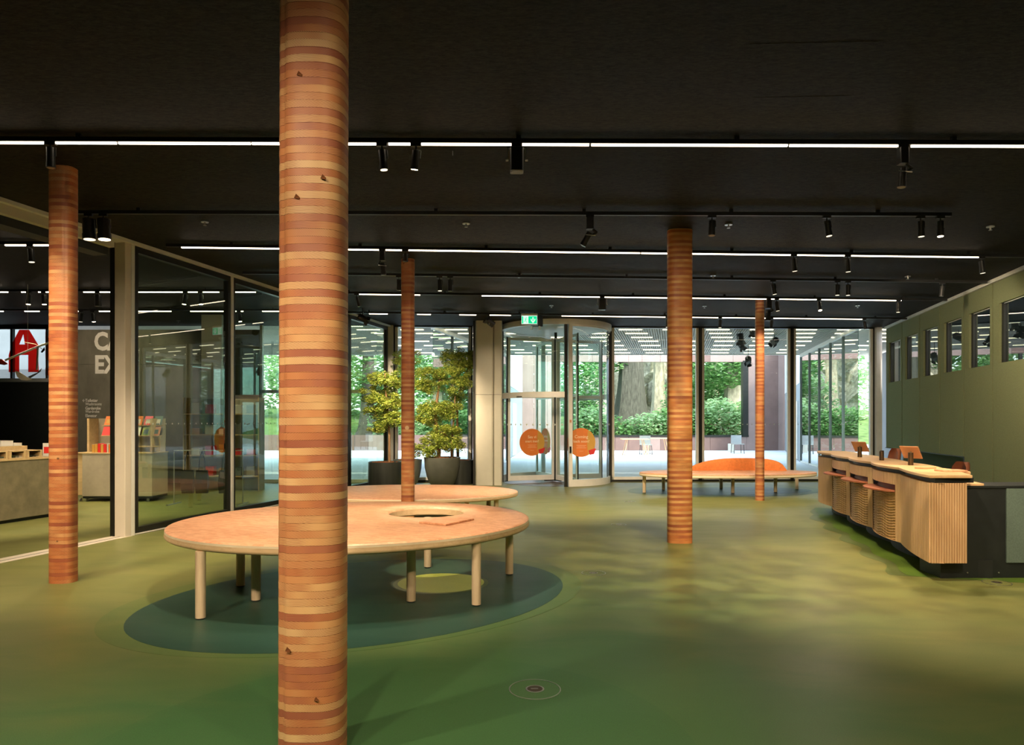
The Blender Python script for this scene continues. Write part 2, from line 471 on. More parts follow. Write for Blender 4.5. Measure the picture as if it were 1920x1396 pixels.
def parent_world(o):
    p = Vector(o.location)
    while o.parent is not None:
        o = o.parent; p += Vector(o.location)
    return p
def empty(name, loc, label=None, cat=None, group=None, kind=None):
    o = bpy.data.objects.new(name, None); COL.objects.link(o); o.location = loc
    o.empty_display_size = .1
    return tag(o, label, cat, group, kind)
def tag(o, label=None, cat=None, group=None, kind=None):
    if label: o['label'] = label
    if cat: o['category'] = cat
    if group: o['group'] = group
    if kind: o['kind'] = kind
    return o
def kids(o):
    return [c for c in COL.objects if c.parent == o]
def copy_tree(o, parent=None, names=True):
    c = o.copy(); COL.objects.link(c); c.parent = parent
    for ch in list(o.children): copy_tree(ch, c)
    return c
def text_mesh(body, size, ext=.004, bold=.0, align='LEFT'):
    cu = bpy.data.curves.new('t', 'FONT'); cu.body = body; cu.size = size; cu.extrude = ext; cu.offset = bold
    cu.align_x = align; cu.resolution_u = 3
    ob = bpy.data.objects.new('t', cu)
    COL.objects.link(ob)
    me = bpy.data.meshes.new_from_object(ob)
    bpy.data.objects.remove(ob)
    return me
def place_mesh(name, me, mat, loc, rot, parent=None, label=None):
    """bake rotation and place relative to parent"""
    me.transform(Matrix.Rotation(rot[2], 4, 'Z') @ Matrix.Rotation(rot[0], 4, 'X'))
    me.materials.clear(); me.materials.append(M[mat])
    o = bpy.data.objects.new(name, me); COL.objects.link(o)
    if parent is not None:
        o.parent = parent; o.location = Vector(loc) - parent_world(parent)
    else: o.location = loc
    if label: o['label'] = label
    return o
def ordw(i):
    return ['first', 'second', 'third', 'fourth', 'fifth', 'sixth', 'seventh', 'eighth', 'ninth', 'tenth', 'eleventh', 'twelfth'][i]

def leaves(mb, c, r, n, size, rng, flat=.35, shell=.5):
    vs_, fs = [], []
    for _ in range(n):
        while True:
            p = Vector((rng.uniform(-1, 1), rng.uniform(-1, 1), rng.uniform(-1, 1)))
            if shell < p.length < 1 or (p.length < 1 and rng.random() < .3): break
        q = Vector((c[0] + p.x * r[0], c[1] + p.y * r[1], c[2] + p.z * r[2]))
        a = rng.uniform(0, 2 * pi); t = rng.uniform(-1, 1) * (1 - flat) * 1.3
        u = Vector((cos(a), sin(a), t * .6)).normalized(); v = Vector((-sin(a), cos(a), rng.uniform(-.8, .8))).normalized()
        s = size * rng.uniform(.6, 1.3)
        o = len(vs_)
        vs_ += [tuple(q - u * s), tuple(q + v * s * .62), tuple(q + u * s), tuple(q - v * s * .62)]
        fs.append((o, o + 1, o + 2, o + 3))
    mb.add(vs_, fs)

# ------------------------------------------------------------------ lines of the plan
def left_x(Y): return -5.0 + .2466 * (Y - 9.09)
def right_x(Y): return 5.374 + .228 * Y
def fac_y(X): return 17.2 + .03 * (X + 3.0)

def join_mesh(name, items):
    """items: (mesh, material key); one mesh with several material slots"""
    bm = bmesh.new(); mats = []
    for me, mk in items:
        o = len(bm.faces)
        bm.from_mesh(me); bm.faces.ensure_lookup_table()
        if mk not in mats: mats.append(mk)
        for f in bm.faces[o:]: f.material_index = mats.index(mk)
    out = bpy.data.meshes.new(name); bm.to_mesh(out); bm.free()
    for mk in mats: out.materials.append(M[mk])
    return out

# ================================================================== STRUCTURE
XL, YB = -15.0, -5.0
fl = empty('floor', (0, 0, 0), kind='structure')
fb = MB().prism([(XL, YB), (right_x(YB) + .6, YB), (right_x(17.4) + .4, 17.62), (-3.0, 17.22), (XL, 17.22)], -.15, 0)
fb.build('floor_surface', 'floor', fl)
def inlay(cx, cy, a, b, ang, mat, z, label=None):
    pts = [(cx + a * cos(t) * cos(ang) - b * sin(t) * sin(ang), cy + a * cos(t) * sin(ang) + b * sin(t) * cos(ang))
           for t in [2 * pi * i / 96 for i in range(96)]]
    MB().prism(pts, z - .0006, z).build('floor_inlay', mat, fl, label)
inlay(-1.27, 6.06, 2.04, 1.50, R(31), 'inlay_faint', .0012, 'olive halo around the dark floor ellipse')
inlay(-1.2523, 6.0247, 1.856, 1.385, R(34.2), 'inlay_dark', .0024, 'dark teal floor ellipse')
inlay(-.66, 6.44, .44, .41, 0, 'inlay_mid', .0034, 'dark green ring')
inlay(-.66, 6.4517, .40, .385, 0, 'inlay_lime', .0044, 'lime yellow floor disc')
inlay(4.66, 15.2, 2.21, 1.40, R(15), 'inlay_mid', .0012, 'dark green floor ellipse')
inlay(4.66, 15.0, 1.9, .80, R(8), 'inlay_dark', .0024, 'darker inner floor ellipse')
inlay(-.55, 3.1, 1.42, 1.30, R(20), 'inlay_faint', .0012, 'green floor circle')

ce = empty('ceiling', (0, 0, HC), kind='structure')
MB().prism([(XL, YB), (right_x(YB) + .6, YB), (right_x(17.4) + .4, 17.62), (-3.0, 17.22), (XL, 17.22)], HC, HC + .3).build('ceiling_surface', 'ceiling', ce)
# square access hatch, its edge barely proud
hb = MB()
hq = [(1.50, 4.36), (2.28, 4.33), (2.47, 5.05), (1.75, 5.08)]
for i in range(4):
    (ax_, ay_), (bx__, by__) = hq[i], hq[(i + 1) % 4]
    L_ = sqrt((bx__ - ax_) ** 2 + (by__ - ay_) ** 2); u_ = ((bx__ - ax_) / L_, (by__ - ay_) / L_)
    hb.obox(((ax_ + bx__) / 2, (ay_ + by__) / 2), u_, (-u_[1], u_[0]), L_ / 2, .002, HC - .0012, HC)
hb.build('ceiling_hatch', 'ceiling', ce)

MB().box(XL - .2, right_x(YB) + .6, YB - .2, YB, 0, HC).build('wall_back', 'concrete_wall', kind='structure')
MB().box(XL - .2, XL, YB, 17.4, 0, HC).build('wall_left', 'concrete_wall', kind='structure')

# right wall: felt panels with a clerestory strip
wr = empty('wall_right', (right_x(6), 6, 0), kind='structure')
dv = Vector((.228, 1, 0)).normalized(); nv = Vector((1, -.228, 0)).normalized()
def rwp(Y, off): return (right_x(Y) + nv.x * off, Y + nv.y * off)
def rslab(mb, Y0, Y1, o0, o1, z0, z1):
    mb.prism([rwp(Y0, o0), rwp(Y1, o0), rwp(Y1, o1), rwp(Y0, o1)], z0, z1)
b = MB(); rslab(b, YB, 17.5, .75, .95, 0, HC); b.build('backing_wall', 'black_soft', wr)
seams = [17.27, 16.07, 14.94, 13.82, 12.69, 11.55, 10.42, 9.29, 8.16, 7.03, 5.9, 4.77, 3.64, 2.5, 1.4, .3, -.8, -2, -3.2, -4.6]
for i in range(len(seams) - 1):
    Yf, Yn = seams[i] - .022, seams[i + 1] + .022
    wz0, wz1 = 2.455, 3.43
    wf, wn_ = Yf - .20, Yn + .08
    b = MB(); zb = .86 if i < 4 else .02
    rslab(b, Yn, Yf, 0, .06, zb, wz0)
    rslab(b, Yn, Yf, 0, .06, wz1, HC - .075)
    rslab(b, Yn, wn_, 0, .06, wz0, wz1); rslab(b, wf, Yf, 0, .06, wz0, wz1)
    b.build('felt_panel', 'felt', wr, bevel=.003)
    b = MB()
    rslab(b, wn_ - .0, wf, .062, .12, wz0 - .02, wz0); rslab(b, wn_, wf, .062, .12, wz1, wz1 + .02)
    rslab(b, wn_ - .02, wn_, .062, .12, wz0, wz1); rslab(b, wf - .06, wf + .02, .040, .12, wz0, wz1)
    b.build('window_reveal', 'black_soft', wr)
    b = MB(); rslab(b, seams[i + 1] - .03, seams[i + 1] + .03, .061, .075, zb, HC - .075); b.build('seam_strip', 'black_soft', wr)
    b = MB(); rslab(b, wn_, wf, .05, .062, wz1 - .012, wz1 + .004)
    b.build('window_trim', 'white', wr)
    b = MB(); rslab(b, wn_ - .01, wf - .05, .070, .082, wz0, wz1); b.build('window_pane', 'glass_dark', wr)
# recessed niche under the four far panels
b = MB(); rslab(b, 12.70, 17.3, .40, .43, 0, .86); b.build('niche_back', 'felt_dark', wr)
b = MB(); rslab(b, 12.70, 17.3, -.005, .42, .845, .86); b.build('niche_head', 'black_soft', wr)
b = MB(); rslab(b, 12.66, 12.70, -.004, .43, 0, .86); b.build('niche_side', 'black_soft', wr)
b = MB(); rslab(b, YB, 17.3, -.03, .16, HC - .07, HC - .012); b.build('top_rail', 'champ', wr)

# left glazed wall and the wide opening into the shop
lv = Vector((.2466, 1, 0)).normalized(); lnv = Vector((1, -.2466, 0)).normalized()
def lwp(Y, off): return (left_x(Y) + lnv.x * off, Y + lnv.y * off)
def lslab(mb, Y0, Y1, o0, o1, z0, z1):
    return mb.prism([lwp(Y0, o0), lwp(Y1, o0), lwp(Y1, o1), lwp(Y0, o1)], z0, z1)
post = MB(); lslab(post, 9.0, 9.10, -.165, .0, 0, HC - .03)
post.build('trim_1', 'beige_post', kind='structure', bevel=.006)
b = MB(); lslab(b, 9.0, 9.05, -.20, -.17, 0, HC - .1); lslab(b, 9.01, 9.06, -.245, -.208, 0, HC - .1)
b.build('trim_2', 'black_frame', kind='structure')
b = MB(); lslab(b, 9.105, 9.16, -.16, .0, 0, HC - .04); b.build('trim_3', 'champ', kind='structure')
b = MB(); lslab(b, YB, 17.1, -.14, .04, HC - .045, HC - .002); b.build('trim_4', 'champ', kind='structure')
b = MB(); lslab(b, YB, 8.85, -.10, -.02, HC - .15, HC - .047); b.build('trim_5', 'cream', kind='structure')
b = MB(); lslab(b, YB, 8.85, -.34, -.12, HC - .24, HC - .05); b.build('trim_6', 'black_soft', kind='structure')
b = MB(); lslab(b, YB, 9.10, -.22, .02, 0.0005, .004); b.build('trim_7', 'beige_post', kind='structure')
b = MB(); lslab(b, YB, 9.0, -.09, -.075, .004, .0055); b.build('trim_8', 'black_frame', kind='structure')
wi = 0
def glazed(Ya, Yb):
    global wi; wi += 1
    o = empty('window_%d' % wi, lwp(Ya, -.05) + (0,), kind='structure')
    b = MB(); t = .055
    lslab(b, Ya, Yb, -.09, .0, 0, .10); lslab(b, Ya, Yb, -.09, .0, HC - .13, HC - .05)
    lslab(b, Ya, Ya + t, -.09, .0, .10, HC - .13); lslab(b, Yb - t, Yb, -.09, .0, .10, HC - .13)
    b.build('window_frame', 'black_frame', o)
    b = MB(); lslab(b, Ya + t, Yb - t, -.05, -.03, .10, HC - .13); b.build('window_pane', 'glass_side', o)
    b = MB(); lslab(b, Ya, Yb, .001, .012, .006, .022); b.build('floor_rail', 'champ', o)
    b = MB()
    n = int((Yb - Ya) / .12)
    for k in range(n):
        y = Ya + .1 + k * .12
        p = lwp(y, -.028)
        b.tube((p[0], p[1], 1.47), (p[0] + .0015, p[1], 1.47), .012, n=8)
    b.build('dot_band', 'dots', o, kind='stuff')
glazed(9.165, 11.10); 
b = MB(); lslab(b, 11.10, 11.16, -.10, .012, 0, HC - .05); b.build('trim_9', 'champ', kind='structure')
glazed(11.16, 13.10); glazed(13.12, 15.06); glazed(15.08, 17.02)

# back glazed wall of the hall
def fslab(mb, X0, X1, o0, o1, z0, z1):
    mb.prism([(X0, fac_y(X0) + o0), (X1, fac_y(X1) + o0), (X1, fac_y(X1) + o1), (X0, fac_y(X0) + o1)], z0, z1); return mb
def facade_window(X0, X1):
    global wi; wi += 1
    o = empty('window_%d' % wi, ((X0 + X1) / 2, fac_y(X0), 0), kind='structure')
    b = MB(); fslab(b, X0, X0 + .035, -.05, .10, 0, HC); fslab(b, X1 - .035, X1, -.05, .10, 0, HC)
    fslab(b, X0, X1, -.05, .10, 0, .05); fslab(b, X0, X1, -.05, .10, HC - .03, HC); b.build('window_frame', 'black_frame', o)
    b = MB(); a, c = X0 + .035, X1 - .035
    fslab(b, a, a + .065, -.03, .05, .05, HC - .03); fslab(b, c - .065, c, -.03, .05, .05, HC - .03)
    fslab(b, a, c, -.03, .05, .05, .12); b.build('casing', 'champ', o)
    b = MB(); fslab(b, a + .065, c - .065, .0, .02, .12, HC - .03); b.build('window_pane', 'glass', o)
    b = MB(); n = int((X1 - X0 - .3) / .115)
    for k in range(n):
        x = X0 + .16 + k * .115
        y = fac_y(x) - .003
        b.tube((x, y, 1.43), (x, y + .0015, 1.43), .016, n=8)
    b.build('dot_band', 'dots', o, kind='stuff')
MB().box(-3.06, -2.93, 17.08, 17.34, 0, HC).build('trim_10', 'champ', kind='structure')
facade_window(-2.93, -.98)
facade_window(2.46, 4.72); facade_window(4.73, 7.05); facade_window(7.06, 9.16)
MB().box(9.16, 9.30, 17.42, 17.72, 0, HC).build('trim_11', 'champ', kind='structure')
# cream clad column beside the revolving door
o = empty('trim_12', (-.55, 16.6, 0), kind='structure')
def rounded(x0, x1, y0, y1, r, n=5):
    pts = []
    for cx, cy, a0 in ((x1 - r, y1 - r, 0), (x0 + r, y1 - r, 90), (x0 + r, y0 + r, 180), (x1 - r, y0 + r, 270)):
        pts += [(cx + r * cos(R(a0 + 90 * i / n)), cy + r * sin(R(a0 + 90 * i / n))) for i in range(n + 1)]
    return pts
MB().prism(rounded(-.86, -.44, 16.28, 17.05, .05), 0, 2.13).build('cladding_panel', 'cream', o)
MB().prism(rounded(-.86, -.44, 16.28, 17.05, .05), 2.138, HC).build('cladding_panel', 'cream', o)
MB().prism(rounded(-.432, -.235, 16.30, 17.05, .04), 0, 2.13).build('cladding_panel', 'cream', o)
MB().prism(rounded(-.432, -.235, 16.30, 17.05, .04), 2.138, HC).build('cladding_panel', 'cream', o)
MB().box(-.92, -.25, 16.36, 17.2, 0, HC).build('column_core', 'black_frame', o)

# shop back wall: black lower wall, window strip, concrete sign wall, glazing
MB().box(XL, -10.75, 17.0, 17.2, 0, 2.47).build('wall_shop_back', 'black_soft', kind='structure')
MB().box(XL, -10.75, 16.98, 17.2, 2.472, 2.56).build('trim_13', 'grey_wall', kind='structure')
wi += 1
o = empty('window_%d' % wi, (-12.9, 17.1, 2.56), kind='structure')
b = MB()
for x in (-15.0, -13.55, -12.32, -11.45, -10.81): b.box(x, x + .05, 17.02, 17.12, 2.56, HC - .02)
b.box(XL, -10.75, 17.02, 17.12, HC - .10, HC)
b.build('window_frame', 'black_frame', o)
MB().box(XL, -10.78, 17.06, 17.075, 2.56, HC - .1).build('window_pane', 'glass', o)
sw = empty('wall_sign', (-9.8, 17.0, 0), kind='structure')
MB().box(-10.74, -6.2, 17.0, 17.2, 0, 2.9).build('concrete_slab', 'concrete_wall', sw)
MB().box(-10.74, -6.2, 17.0, 17.2, 2.906, HC - .12).build('concrete_slab', 'concrete_wall', sw)
wi += 1
o = empty('window_%d' % wi, (-6, 17.1, 0), kind='structure')
b = MB()
for x in (-6.2, -4.7, -3.12): b.box(x, x + .06, 17.04, 17.16, 0, HC)
b.box(-6.2, -3.06, 17.04, 17.16, 0, .08); b.box(-6.2, -3.06, 17.04, 17.16, 2.2, 2.28)
b.build('window_frame', 'champ', o)
MB().box(-6.14, -3.12, 17.09, 17.105, .08, HC).build('window_pane', 'glass', o)
MB().box(-6.9, -6.45, 15.4, 15.85, 0, HC).build('trim_14', 'beige_post', kind='structure')

# ================================================================== REVOLVING DOOR
dc, dr = (1.09, 17.30), 1.33
d = empty('door_1', (dc[0], dc[1], 0), kind='structure')
b = MB().arc_wall(dc, dr - .09, dr + .05, 180, 360, 3.74, HC - .005, 40); b.build('canopy_ring', 'champ', d)
MB().lathe([(dr - .09, 0), (dr - .09, .05)], (dc[0], dc[1], 3.78), 48).build('canopy_soffit', 'cream', d)
MB().lathe([(dr - .02, 0), (dr - .02, .004)], (dc[0], dc[1], 0), 48).build('floor_mat', 'brass', d)
def dpost(a, r=dr, wx=.05, wy=.05, z1=3.74, mat='champ', nm='door_post'):
    c = (dc[0] + r * cos(R(a)), dc[1] + r * sin(R(a)))
    ux = (cos(R(a)), sin(R(a))); uy = (-sin(R(a)), cos(R(a)))
    MB().obox(c, ux, uy, wx, wy, 0, z1).build(nm, mat, d)
dpost(182, wx=.03, wy=.03, mat='black_frame'); dpost(281, wx=.04, wy=.045)
dpost(276.5, wx=.045, wy=.035, mat='black_frame')
dpost(358, wx=.06, wy=.04, mat='black_frame'); dpost(101); dpost(90, wx=.04, wy=.03, mat='black_frame'); dpost(2, wx=.04, wy=.03)
for a0, a1 in ((283, 356), (103, 178)):
    MB().arc_wall(dc, dr - .012, dr + .0, a0, a1, .16, 3.74, 24).build('curved_pane', 'glass', d)
    MB().arc_wall(dc, dr - .03, dr + .02, a0, a1, .0, .16, 24).build('curved_sill', 'champ', d)
    MB().arc_wall(dc, dr - .03, dr + .02, a0, a1, 3.70, 3.76, 24).build('curved_head', 'champ', d)
for a0, a1 in ((183, 275), (4, 88)):
    MB().arc_wall(dc, dr - .045, dr + .045, a0, a1, 2.06, 2.19, 24).build('transom_bar', 'champ', d)
    MB().arc_wall(dc, dr - .012, dr, a0, a1, 2.19, 3.74, 24).build('transom_pane', 'glass', d)
MB().lathe([(.035, 0), (.035, 3.70)], (dc[0], dc[1], .02), 14).build('centre_shaft', 'black_frame', d)
MB().obox((dc[0] + dr * cos(R(229)) * 1.0, dc[1] + dr * sin(R(229)) - .05), (1, 0), (0, 1), .11, .02, 2.075, 2.10).build('door_sensor', 'black', d)

def oval_sticker(lines, kind, text_x=0.0, w=.33, h=.335):
    """flat vinyl print with its lettering and the small wave drawing on its edge, in the XZ plane facing -Y"""
    n = 40
    disc = MB().prism([(w * cos(2 * pi * i / n), h * sin(2 * pi * i / n)) for i in range(n)], 0, .002).mesh('d', None)
    half = MB().prism([(w * cos(a) * 1.0, h * sin(a)) for a in [R(-62 + 124 * i / 20) for i in range(21)]] +
                      [(w * .55 * cos(R(40)) - .03 * 0, h * .3), (w * .42, -h * .2)], .002, .0032).mesh('h', None)
    cur = MB()
    base = [(w * .50, -h * .55), (w * .98, -h * .40), (w * 1.04, -h * .15 - h * .3), (w * .9, -h * .80), (w * .6, -h * .86)]
    cur.prism(base, .0032, .0045)
    items = [(disc, kind), (half, 'ochre_print'), (cur.mesh('c', None), 'red_print')]
    for (s, size, x, y) in lines:
        t = text_mesh(s, size, .0008, .0015, 'CENTER'); t.transform(Matrix.Translation((x, y, .006)))
        items.append((t, 'print_pale'))
    me = join_mesh('sticker', items)
    return me
def put_flat(name, me, c, z, ang, parent):
    """stand a flat print up; ang is the direction its face looks to, in degrees"""
    me = me.copy()
    me.transform(Matrix.Rotation(R(ang + 90), 4, 'Z') @ Matrix.Rotation(pi / 2, 4, 'X'))
    o = bpy.data.objects.new(name, me); COL.objects.link(o); o.parent = parent
    o.location = Vector((c[0], c[1], z)) - parent_world(parent); return o
st_a = oval_sticker([('Ses vi', .10, 0, .10), ('snart igen?', .085, 0, .0), ('_________', .05, 0, -.06), ('_______', .05, 0, -.09), ('_________', .05, 0, -.12), ('- - -', .05, 0, -.21)], 'orange_print')
st_b = oval_sticker([('Coming', .10, 0, .10), ('back soon?', .085, 0, .0), ('_________', .05, 0, -.06), ('_______', .05, 0, -.09), ('_________', .05, 0, -.12), ('- - -', .05, 0, -.21)], 'orange_print')
def wing(ang, sticker=None):
    c = dc; ux = (cos(R(ang)), sin(R(ang))); uy = (-ux[1], ux[0])
    wg = empty('door_wing', (0, 0, 0)); wg.parent = d
    def seg(mb, r0, r1, z0, z1, t=.022):
        m = ((r0 + r1) / 2, (r1 - r0) / 2)
        mb.obox((c[0] + ux[0] * m[0], c[1] + ux[1] * m[0]), ux, uy, m[1], t, z0, z1)
    b = MB(); L = dr - .06
    seg(b, .05, .11, .06, 3.55); seg(b, L - .06, L, .06, 3.55); seg(b, .11, L - .06, .06, .18); seg(b, .11, L - .06, 2.08, 2.15)
    seg(b, .11, L - .06, 3.48, 3.55)
    b.build('wing_frame', 'champ', wg)
    b = MB(); seg(b, .11, L - .06, .18, 2.08, .005); seg(b, .11, L - .06, 2.15, 3.48, .005); b.build('wing_pane', 'glass', wg)
    b = MB(); seg(b, L, L + .03, .05, 3.56, .012); b.build('brush_seal', 'black_frame', wg)
    b = MB(); seg(b, .05, .3, .03, .06, .03); b.build('bottom_shoe', 'black', wg)
    if sticker is not None:
        rr = .64; side = 1
        pr = (c[0] + ux[0] * rr, c[1] + ux[1] * rr)
        # faces the hall
        for sgn in (1, -1):
            nrm = (uy[0] * sgn, uy[1] * sgn)
            if nrm[1] < 0:
                put_flat('sticker', sticker, (pr[0] + nrm[0] * .012, pr[1] + nrm[1] * .012), zat(829, 17.0), math.degrees(atan2(nrm[1], nrm[0])), wg)
wing(200, st_a); wing(290); wing(20); wing(110, st_b)
# sticker on the curved pane, right of the front post
a = 292.5
put_flat('sticker', st_b, (dc[0] + (dr + .012) * cos(R(a)), dc[1] + (dr + .03) * sin(R(a))), zat(829, 16.1), 275, d)
b = MB()
for k in range(24):
    a = R(184 + k * 7.4)
    x, y = dc[0] + (dr + .003) * cos(a), dc[1] + (dr + .003) * sin(a)
    b.tube((x, y, 1.43), (x + .002 * cos(a), y + .002 * sin(a), 1.43), .024, n=10)
b.build('dot_band', 'dots', d, kind='stuff')
p1 = (dc[0] + dr * cos(R(281)), dc[1] + dr * sin(R(281)) - .07)
MB().box(p1[0] - .02, p1[0] + .02, p1[1] - .01, p1[1] + .02, .78, .93).build('door_switch', 'screen', d)
MB().box(p1[0] - .018, p1[0] + .022, p1[1] - .012, p1[1] + .02, 1.48, 1.54).build('push_button', 'tablet_back', d)

# ================================================================== OUTSIDE
gr = MB().prism([(-22, 17.22), (-3.0, 17.24), (9.2, 17.64), (24, 17.8), (24, 40), (-22, 40)], -.16, -.01)
gr.build('ground', 'pavers', kind='structure')
so = empty('ceiling_outside', (3.5, 21.5, 4.0), kind='structure')
SY1 = 25.6
MB().prism([(-14, 17.75), (14, 17.75), (14, SY1), (-14, SY1)], 4.35, 4.5).build('soffit_backing', 'soffit_back', so)
MB().prism([(-14, SY1), (14, SY1), (14, SY1 + .12), (-14, SY1 + .12)], 3.96, 4.9).build('soffit_edge', 'champ', so)
b = MB()
for k in range(250):
    x = -5 + k * .068
    b.prism([(x, 17.75), (x + .045, 17.75), (x + .045 + 1.8, SY1), (x + 1.8, SY1)], 3.99, 4.03)
for k in range(26):
    y = 17.8 + k * .30
    b.box(-6, 13, y, y + .02, 4.03, 4.05)
b.build('soffit_grid', 'soffit', so, kind='stuff')
for ri, Y in enumerate((18.0, 18.7, 19.5, 20.4, 21.4, 22.6, 23.9, 25.0)):
    off = (ri * .31) % 1.1
    for k in range(14):
        x = -4.5 + off + k * 1.18
        if x > 12 or x < -5: continue
        MB().box(x, x + .62, Y, Y + .05, 3.968, 3.988).build('light_strip', 'strip_out', so)
# outer glass walls either side of the forecourt
def outer_wall(nm, x0, y0, x1, y1, n, side):
    o = empty(nm, (x0, y0, 0), kind='structure')
    dx, dy = (x1 - x0) / n, (y1 - y0) / n; L = sqrt(dx * dx + dy * dy); ux = (dx / L, dy / L); uy = (-ux[1], ux[0])
    for i in range(n):
        c = (x0 + dx * (i + .5), y0 + dy * (i + .5))
        MB().obox(c, ux, uy, L / 2 - .03, .008, .06, 3.9).build('window_pane', 'glass_out', o)
        MB().obox((x0 + dx * (i + 1), y0 + dy * (i + 1)), ux, uy, .018, .045, 0, 3.9).build('mullion', 'grey_wall', o)
    MB().obox(((x0 + x1) / 2, (y0 + y1) / 2), ux, uy, L * n / 2, .05, 3.88, 3.99).build('head_rail', 'champ', o)
    MB().obox(((x0 + x1) / 2, (y0 + y1) / 2), ux, uy, L * n / 2, .04, 0, .06).build('base_rail', 'champ', o)
    # room behind the glass
    q = (uy[0] * -2.6 * side, uy[1] * -2.6 * side)
    if side > 0: MB().obox(((x0 + x1) / 2 + q[0], (y0 + y1) / 2 + q[1]), ux, uy, L * n / 2, .05, 0, 3.9).build('inner_wall', 'grey_wall', o)
outer_wall('window_21', 8.95, 17.9, 10.68, 25.6, 5, 1)
outer_wall('window_22', -2.05, 17.9, -.20, 25.6, 5, -1)

# plaza walls: mauve clad wall with the wide garden opening
pw = empty('wall_plaza', (6, 36.2, 0), kind='structure')
rng = random.Random(4)
OX0, OX1, OZ0, OZ1 = 3.2, 12.05, .80, 4.62
x = -1.2
while x < 14.6:
    wd = rng.choice((.7, .95, 1.2)); x1 = min(x + wd, 14.6)
    mt = rng.choice(('mauve_a', 'mauve_a', 'mauve_b'))
    if x1 <= OX0 or x >= OX1:
        MB().box(x, x1 - .012, 36.2, 36.4, 0, 5.6).build('clad_panel', mt, pw)
    else:
        a, c = x, x1
        MB().box(a, c - .012, 36.2, 36.4, 0, OZ0).build('clad_panel', rng.choice(('mauve_a', 'mauve_b', 'mauve_b')), pw)
        MB().box(a, c - .012, 36.2, 36.4, OZ1, 5.6).build('clad_panel', mt, pw)
    x = x1
x = -21.5
while x < -1.25:
    x1 = min(x + rng.choice((.7, .95, 1.2)), -1.21)
    MB().box(x, x1 - .012, 36.2, 36.4, 0, OZ0).build('clad_panel', rng.choice(('mauve_a', 'mauve_b')), pw); x = x1
b = MB(); b.box(OX0 - .12, OX1 + .3, 36.16, 36.5, OZ0 - .10, OZ0); b.box(OX1, OX1 + .28, 36.16, 36.5, OZ0, OZ1 + .06)
b.box(OX0 - .12, OX0, 36.16, 36.5, OZ0, OZ1)
b.build('opening_frame', 'black_frame', pw)
def plaza_side(nm, x0, y0, x1, y1, sgn):
    o = empty(nm, (x0, y0, 0), kind='structure')
    L = sqrt((x1 - x0) ** 2 + (y1 - y0) ** 2); ux = ((x1 - x0) / L, (y1 - y0) / L); uy = (-ux[1], ux[0]); c = ((x0 + x1) / 2, (y0 + y1) / 2)
    MB().obox(c, ux, uy, L / 2, .1, 2.95, 6.2).build('rendered_wall', 'white_wall', o)
    MB().obox(c, ux, uy, L / 2, .09, 0, 2.94).build('lower_wall', 'grey_wall', o)
    for t in (.15, .45):
        e = (x0 + (x1 - x0) * t - uy[0] * .11 * sgn * -1, y0 + (y1 - y0) * t - uy[1] * .11 * sgn * -1)
        MB().obox(e, ux, uy, .75, .02, .05, 2.3).build('door_leaf', 'white_wall', o)
plaza_side('wall_plaza_right', 10.85, 25.9, 14.3, 36.1, 1)
plaza_side('wall_plaza_left', -.35, 25.9, .45, 36.1, -1)

MB().box(-21.5, -9.6, 22.0, 22.3, -.01, 6.5).build('wall_outside_left', 'slate_wall', kind='structure')
MB().box(-21.5, -9.58, 21.96, 22.0, -.01, 3.15).build('wall_outside_base', 'dark_wall', kind='structure')
# woodland beyond
g = MB(); rings = []
for j in range(14):
    y = 36.9 + j * 2.4
    rings.append([(-24 + i * 2.5, y, .35 + .11 * j + .9 * (1 - math.exp(-((j / 5.0) ** 2))) + .25 * sin(i * 1.3 + j)) for i in range(23)])
g.loft(rings, True, closed=False)
g.build('ground_woodland', 'woodland', kind='structure', fix=False)
rk = MB(); rr_ = random.Random(5); rings = []
for j in range(10):
    z = .5 + j * .75
    rings.append([(5.0 + i * .8, 50 + 1.1 * sin(i * 1.9 + j * .8) + rr_.uniform(-.3, .3) - 1.2 * (9 - j) / 9, z) for i in range(11)])
rk.loft(rings, False, closed=False)
rk.build('rock_face', 'rock', fix=False, kind='structure')

def forest_tree(px, Y, r, h, mat, label, crowns, seed, lm='leaf_forest', lean=0.0, base=.6):
    rg = random.Random(seed); X = atY(px, Y)
    t = empty('tree', (X, Y, base), label, 'tree', 'trees of the garden outside')
    b = MB(); rings = []
    for j in range(13):
        f = j / 12.0; rad = r * (1 + 1.3 * math.exp(-f * 9)) * (1 - .45 * f)
        rings.append([(X + lean * f * h * .2 + rad * (1 + .10 * sin(5 * a + j * .3)) * cos(a), Y + rad * (1 + .10 * sin(5 * a + j * .3)) * sin(a), base - .3 + f * h)
                      for a in [2 * pi * i / 18 for i in range(18)]])
    b.loft(rings, True, False, True); b.build('trunk', mat, t)
    b = MB()
    for (dx, dy, z, rx, ry, rz, n) in crowns:
        leaves(b, (X + dx, Y + dy, z), (rx, ry, rz), n, .17, rg, .3)
    b.build('foliage', lm, t, kind='stuff', fix=False)
forest_tree(1183, 41.5, .78, 12, 'trunk', 'thick dark trunk with flared base, leftmost tree in the garden opening', [(-2.2, 0, 6, 2.6, 1.5, 2.0, 1800), (1.5, 2, 6.4, 1.6, 1.2, 1.0, 700)], 1)
forest_tree(1378, 42.0, .48, 12, 'trunk_pale', 'pale dappled trunk near the right edge of the garden opening', [(-1.2, -1, 4.9, 2.2, 1.4, 1.5, 1800), (1.5, -1.0, 5.6, 2.0, 1.3, 1.3, 900)], 2, lean=-.2)
forest_tree(1338, 47.0, .42, 12, 'trunk_pale', 'slim pale tree behind the middle of the garden opening', [(0, 0, 6, 2.5, 1.5, 2.0, 1600), (-.5, 0, 3.6, 1.8, 1.2, 1.0, 900)], 3, 'leaf_forest2')
